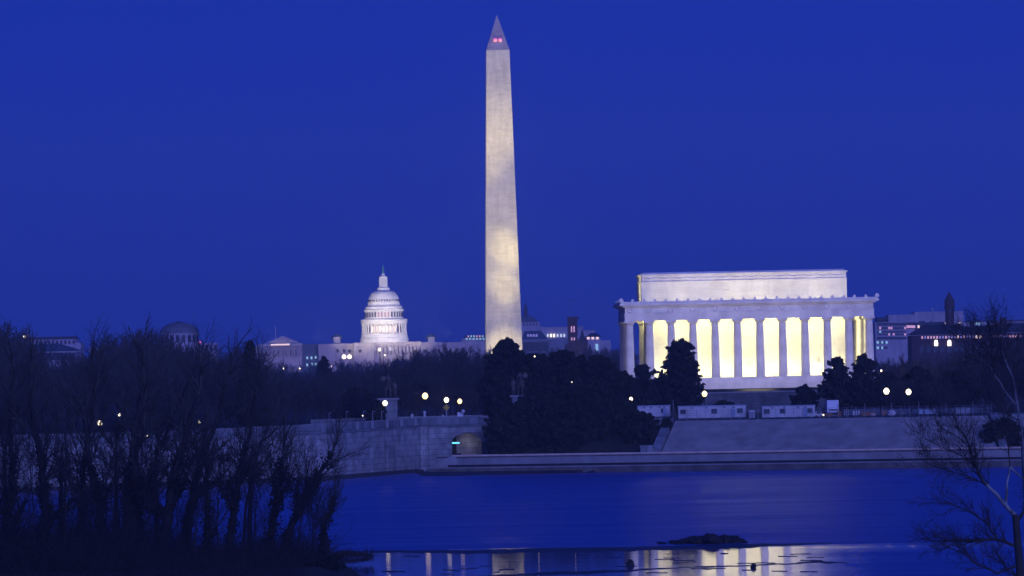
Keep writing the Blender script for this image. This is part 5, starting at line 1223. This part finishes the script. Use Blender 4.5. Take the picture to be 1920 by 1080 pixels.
PT('broad ragged ivy trunk leaning right, between two gaps of blue water', (295, 1052), [(312, 960), (322, 890), (338, 820), (350, 740)], 547, .62, 107, ivyd=55, ivyt=.6, crown=C5, Lk=.27, start=.2)
PT('ivy clad tree with a sideways bough, bending right over the water', (342, 1050), [(352, 970), (362, 900), (375, 850), (400, 790), (420, 720)], 552, .5, 108, ivyd=52, ivyt=.55, crown=C5, Lk=.27, start=.2)
PT('short ivy stump like tree between taller ones', (385, 1052), [(388, 1000), (392, 950)], 548, .3, 109, ivyd=50, crown=(6, 5, 4, 3), Lk=.6)
PT('tall upright ivy tree right of the middle of the spit', (424, 1050), [(432, 960), (440, 880), (447, 810), (440, 740)], 550, .42, 110, ivyd=46, crown=C5, Lk=.27, start=.2)
PT('slender bare tree behind the upright ivy tree', (455, 1045), [(460, 960), (475, 880), (500, 800)], 556, .2, 111, ivyd=0, crown=(9, 7, 6, 4), Lk=.5, rmin=.02)
PT('leaning ivy tree whose top spreads before the bridge wall', (500, 1050), [(512, 980), (522, 920), (530, 860)], 551, .42, 112, ivyd=50, ivyt=.55, crown=(10, 7, 6, 4), Lk=.5, spread=.6)
PT('ivy tree slanting strongly right towards the river', (525, 1052), [(545, 990), (570, 940), (600, 885), (622, 850)], 549, .38, 113, ivyd=48, crown=(9, 6, 6, 4), Lk=.38, spread=.55)
PT('last small ivy tree at the right tip of the spit', (603, 1038), [(606, 990), (620, 960), (628, 925)], 556, .26, 114, ivyd=60, ivyt=.4, crown=(8, 6, 5, 3), Lk=.4, spread=.5)
PT('twin stem beside the last small ivy tree at the tip', (618, 1040), [(612, 1000), (603, 975), (596, 950)], 555, .14, 115, ivyd=20, crown=(7, 6, 5, 3), Lk=.5, spread=.6)
PT('dead pale snag with a forked white top in the left trees', (118, 1040), [(122, 930), (126, 850), (122, 800), (116, 790)], 560, .2, 116, ivyd=0, mat=stone('dead pale wood', (.16, .15, .15), (.08, .07, .07), 2), crown=(5, 3, 2, 2), Lk=.18, mx=2, name='dead_tree')
for i, (px, yt, lab) in enumerate(((60, 860, 'bushy bare sapling near the left edge of the spit'), (120, 870, 'bare sapling in front of the pale snag'), (210, 900, 'bare sapling between the lamp tree and the heaviest trunk'), (275, 880, 'thin bare sapling just right of the heaviest trunk'), (365, 900, 'bare sapling between the two bending ivy trees'), (405, 880, 'whippy bare sapling beside the ivy stump tree'), (475, 890, 'bare sapling left of the leaning ivy tree'), (560, 900, 'bare sapling under the slanting tree'), (585, 930, 'low bare sapling at the right tip'), (15, 900, 'bare sapling at the corner of the spit'), (330, 930, 'short bare sapling before the broad ragged trunk'), (165, 930, 'low bare sapling under the lamp tree'))):
    PT(lab, (px, 1052), [(px + 3, (1052 + yt) / 2), (px + rg.uniform(-4, 8), yt)], 538 + i, .1, 130 + i, ivyd=0, crown=(12, 6, 5, 3), Lk=.55, mx=3, name='bare_sapling', start=.15, spread=.6, rmin=.014)
# tall bare trees whose crowns make the hazy skyline left
for i, (px, yt, lab) in enumerate(((5, 640, 'tallest bare crown at the left edge'), (110, 720, 'low broad bare crown left of the lamps'), (215, 655, 'tall bare crown above the lamps at left'), (290, 660, 'tall bare crown before the grey dome'), (385, 690, 'bare crown right of the grey dome'), (465, 715, 'bare crown at the right shoulder of the left trees'))):
    PT(lab, (px, 1040), [(px + 4, 960), (px + 2, 860), (px + 8, yt + 165)], 562 + i, .34, 160 + i, ivyd=0, crown=(13, 9, 8, 6), Lk=.24, mx=3, name='bare_tree', start=.45, rmin=.013, spread=.6)
# scrub on the spit
rgn = np.random.default_rng(3); S = []
for k in range(5200):
    px = rgn.uniform(-40, 700) if k % 3 else rgn.uniform(-40, 560); yb_ = rgn.uniform(1040, 1092) if px < 560 else rgn.uniform(1040, 1050); D = hz(px, yb_, .7); a = W(px, yb_, D)
    h = rgn.uniform(.4, 3.4) * (1.5 if px < 260 else 1 if px < 600 else .35); d = unit(np.array([rgn.normal(0, .6), rgn.normal(0, .4), 1.0])); p = np.array([a.x, a.y, .5]); r_ = rgn.uniform(.012, .03)
    for j in range(3):
        q_ = p + d * h / 3; S.append((*p, *q_, r_, r_ * .75)); r_ *= .75; p = q_; d = unit(d + rgn.normal(0, .3, 3))
        if j: S.append((*p, *(p + unit(d + rgn.normal(0, .7, 3)) * h / 3), r_, r_ * .5))
for k in range(1500):
    px = rgn.uniform(-40, 310) if k < 1050 else rgn.uniform(310, 600); D = rgn.uniform(535, 568); a = W(px, 1050, D); h = rgn.uniform(2.0, 9.0) * (1 if px < 310 else .6)
    d = unit(np.array([rgn.normal(0.1, .5), rgn.normal(0, .3), 1.0])); p = np.array([a.x, a.y, .6]); r_ = rgn.uniform(.015, .05)
    for j in range(7):
        q_ = p + d * h / 6; S.append((*p, *q_, r_, r_ * .84)); r_ *= .84; p = q_; d = unit(d + rgn.normal(0, .22, 3) + np.array([0, 0, -.10]))
        for _ in range(2):
            e_ = unit(d + rgn.normal(0, .8, 3)); m_ = p + e_ * h / 7; S.append((*p, *m_, r_ * .6, r_ * .4)); S.append((*m_, *(m_ + unit(e_ + rgn.normal(0, .5, 3)) * h / 9), r_ * .4, r_ * .25))
V, Q = seg_mesh(S, 3); o = np_mesh('undergrowth', V, Q, bark_k); tag(o, kind='stuff')
C = []
for k in range(420):
    px = rgn.uniform(-40, 640) if k < 260 else rgn.uniform(-40, 270); D = rgn.uniform(530, 566); a = W(px, 1050, D); hh = (rgn.uniform(.3, 1.6) if px < 560 else rgn.uniform(.1, .5)) if k < 260 else rgn.uniform(1.2, 3.4); o = rgn.normal(0, 1, (70, 3)); o /= np.linalg.norm(o, axis=1)[:, None]
    C.append(np.array([a.x, D, .8 + hh * .4]) + o * np.array([1.3, 1.3, hh]) * rgn.random((70, 1)) ** .4)
V, Q = leaves(np.concatenate(C), .16, rgn); tag(np_mesh('ground_ivy', V, Q, ivy_m), kind='stuff')
# driftwood log at the tip
a = W(650, 1042, hz(650, 1042, .2)); MBl = MB().tube([(-1.5, 0, .35), (-.5, .2, .5), (.8, 0, .42), (1.9, -.2, .3), (2.6, -.1, .18)], [.22, .3, .26, .18, .08], 7)
tag(MBl.build('driftwood', bark, None, loc=(a.x, a.y, 0)), 'long dark driftwood log at the tip of the wooded spit', 'driftwood')

# ------------------------------------------------------------------ foreground right: bare tree, pale sycamore
def limb_tree(name, label, D, zb, limbs, seed, mats, twig=(6, 5, 4), Lk=3.0, rmin=.012, up=.05, spread=.7, mx=3):
    """limbs: list of (polyline px pts, r0, r1, material index, twig start)"""
    b = W(*limbs[0][0][0], D); t = thing(name, label, 'tree', (b.x, D, zb)); rg = np.random.default_rng(seed); TW = []; groups = {}
    for li, (pts, r0, r1, mi, ts) in enumerate(limbs):
        P = [np.array([W(x, y, D).x - b.x, 0.0, W(x, y, D).z - zb]) for x, y in pts]; dy = rg.uniform(-1.2, 1.2) if li else 0
        if li == 0: P[0][2] = -.5
        S = []; n = len(P); prev = P[0]; tot = n - 1; c = 0; nodes = []
        for i in range(1, n):
            for k in range(3):
                f0, f1 = (i - 1 + k / 3) / tot, (i - 1 + (k + 1) / 3) / tot; e = P[i - 1] + (P[i] - P[i - 1]) * (k + 1) / 3; e = e + np.array([0, dy * f1, 0]) + (rg.normal(0, .03, 3) if k < 2 else 0)
                S.append((*prev, *e, r0 + (r1 - r0) * f0, r0 + (r1 - r0) * f1)); nodes.append((e, f1, unit(e - prev), r0 + (r1 - r0) * f1)); prev = e
        groups.setdefault(mi, []).extend(S)
        for e, f, d, rr_ in nodes:
            if f < ts: continue
            for _ in range(2):
                axv = unit(np.cross(d, rg.normal(0, 1, 3))); an = spread * rg.uniform(.5, 1.2); nd = d * math.cos(an) + axv * math.sin(an)
                grow(TW, e, nd, Lk * rg.uniform(.5, 1.1), min(rr_ * .55, .05), 1, mx, rg, up, spread, twig, .4, .13, None, .15, rmin)
    for mi, S in groups.items(): V, Q = seg_mesh(S, 8); np_mesh('trunk' if mi == 0 else 'pale_limb', V, Q, mats[mi], t)
    V, Q = seg_mesh(TW, 3); np_mesh('crown', V, Q, bark, t)
    return t
limb_tree('bare_tree', 'near bare tree at right with fanning twigs over the river', 432, .8,
          [([(1916, 1140), (1912, 1060), (1907, 1000), (1903, 965)], .34, .26, 0, 2), ([(1903, 965), (1888, 950), (1868, 925), (1845, 905)], .2, .13, 1, .8), ([(1845, 905), (1835, 888), (1828, 870), (1818, 840), (1806, 812)], .13, .05, 0, .1),
           ([(1886, 948), (1888, 905), (1894, 875)], .1, .07, 1, 2), ([(1894, 875), (1915, 895), (1940, 925)], .08, .06, 1, 2), ([(1894, 875), (1890, 840), (1880, 800)], .06, .03, 0, .2),
           ([(1908, 1025), (1872, 1012), (1840, 1011), (1800, 1014), (1760, 1015)], .13, .05, 0, .15), ([(1870, 1012), (1850, 980), (1810, 955), (1775, 940)], .08, .03, 0, .2),
           ([(1909, 1060), (1870, 1075), (1835, 1060), (1800, 1035), (1770, 1025)], .09, .03, 0, .3), ([(1905, 980), (1925, 950), (1950, 920)], .14, .08, 0, .2), ([(1850, 908), (1810, 890), (1770, 880), (1740, 870)], .06, .02, 0, .1), ([(1828, 872), (1795, 850), (1760, 835), (1735, 822)], .05, .02, 0, .1), ([(1818, 840), (1790, 815), (1760, 800)], .04, .02, 0, .1),
           ([(1915, 1085), (1890, 1070), (1870, 1040)], .08, .04, 0, .1)], 7, [bark, pale_bark], Lk=2.1, rmin=.010)
limb_tree('sycamore_tree', 'pale barked sycamore at the right edge reaching above the dark grove', 500, .8,
          [([(1932, 1075), (1928, 960), (1922, 880), (1918, 822)], .4, .24, 1, 2), ([(1918, 822), (1908, 762), (1898, 706), (1884, 676), (1877, 655)], .17, .06, 1, .5), ([(1908, 762), (1884, 734), (1872, 713), (1854, 685), (1845, 660), (1842, 640)], .13, .05, 1, .4),
           ([(1877, 655), (1870, 630), (1866, 610)], .05, .02, 0, .1), ([(1856, 688), (1835, 672), (1812, 650)], .05, .02, 1, .3), ([(1898, 706), (1920, 670), (1935, 630)], .08, .03, 0, .2), ([(1918, 822), (1935, 740), (1945, 660)], .16, .05, 0, .3),
           ([(1912, 790), (1880, 770), (1850, 740), (1820, 725)], .06, .02, 0, .1)], 9, [bark, dull_bark], Lk=2.6, rmin=.013)
# ------------------------------------------------------------------ air
hm = bpy.data.materials.new('haze air'); hm.use_nodes = True; t = hm.node_tree; t.nodes.clear()
ou = t.nodes.new('ShaderNodeOutputMaterial'); pv = t.nodes.new('ShaderNodeVolumePrincipled'); t.links.new(pv.outputs[0], ou.inputs['Volume'])
pv.inputs['Color'].default_value = (.78, .82, .95, 1); pv.inputs['Density'].default_value = 0.00009; pv.inputs['Anisotropy'].default_value = 0
hz_o = MB().box(-960, 960, -180, 5700, -2.8, 260).build('haze', hm); tag(hz_o, kind='stuff')
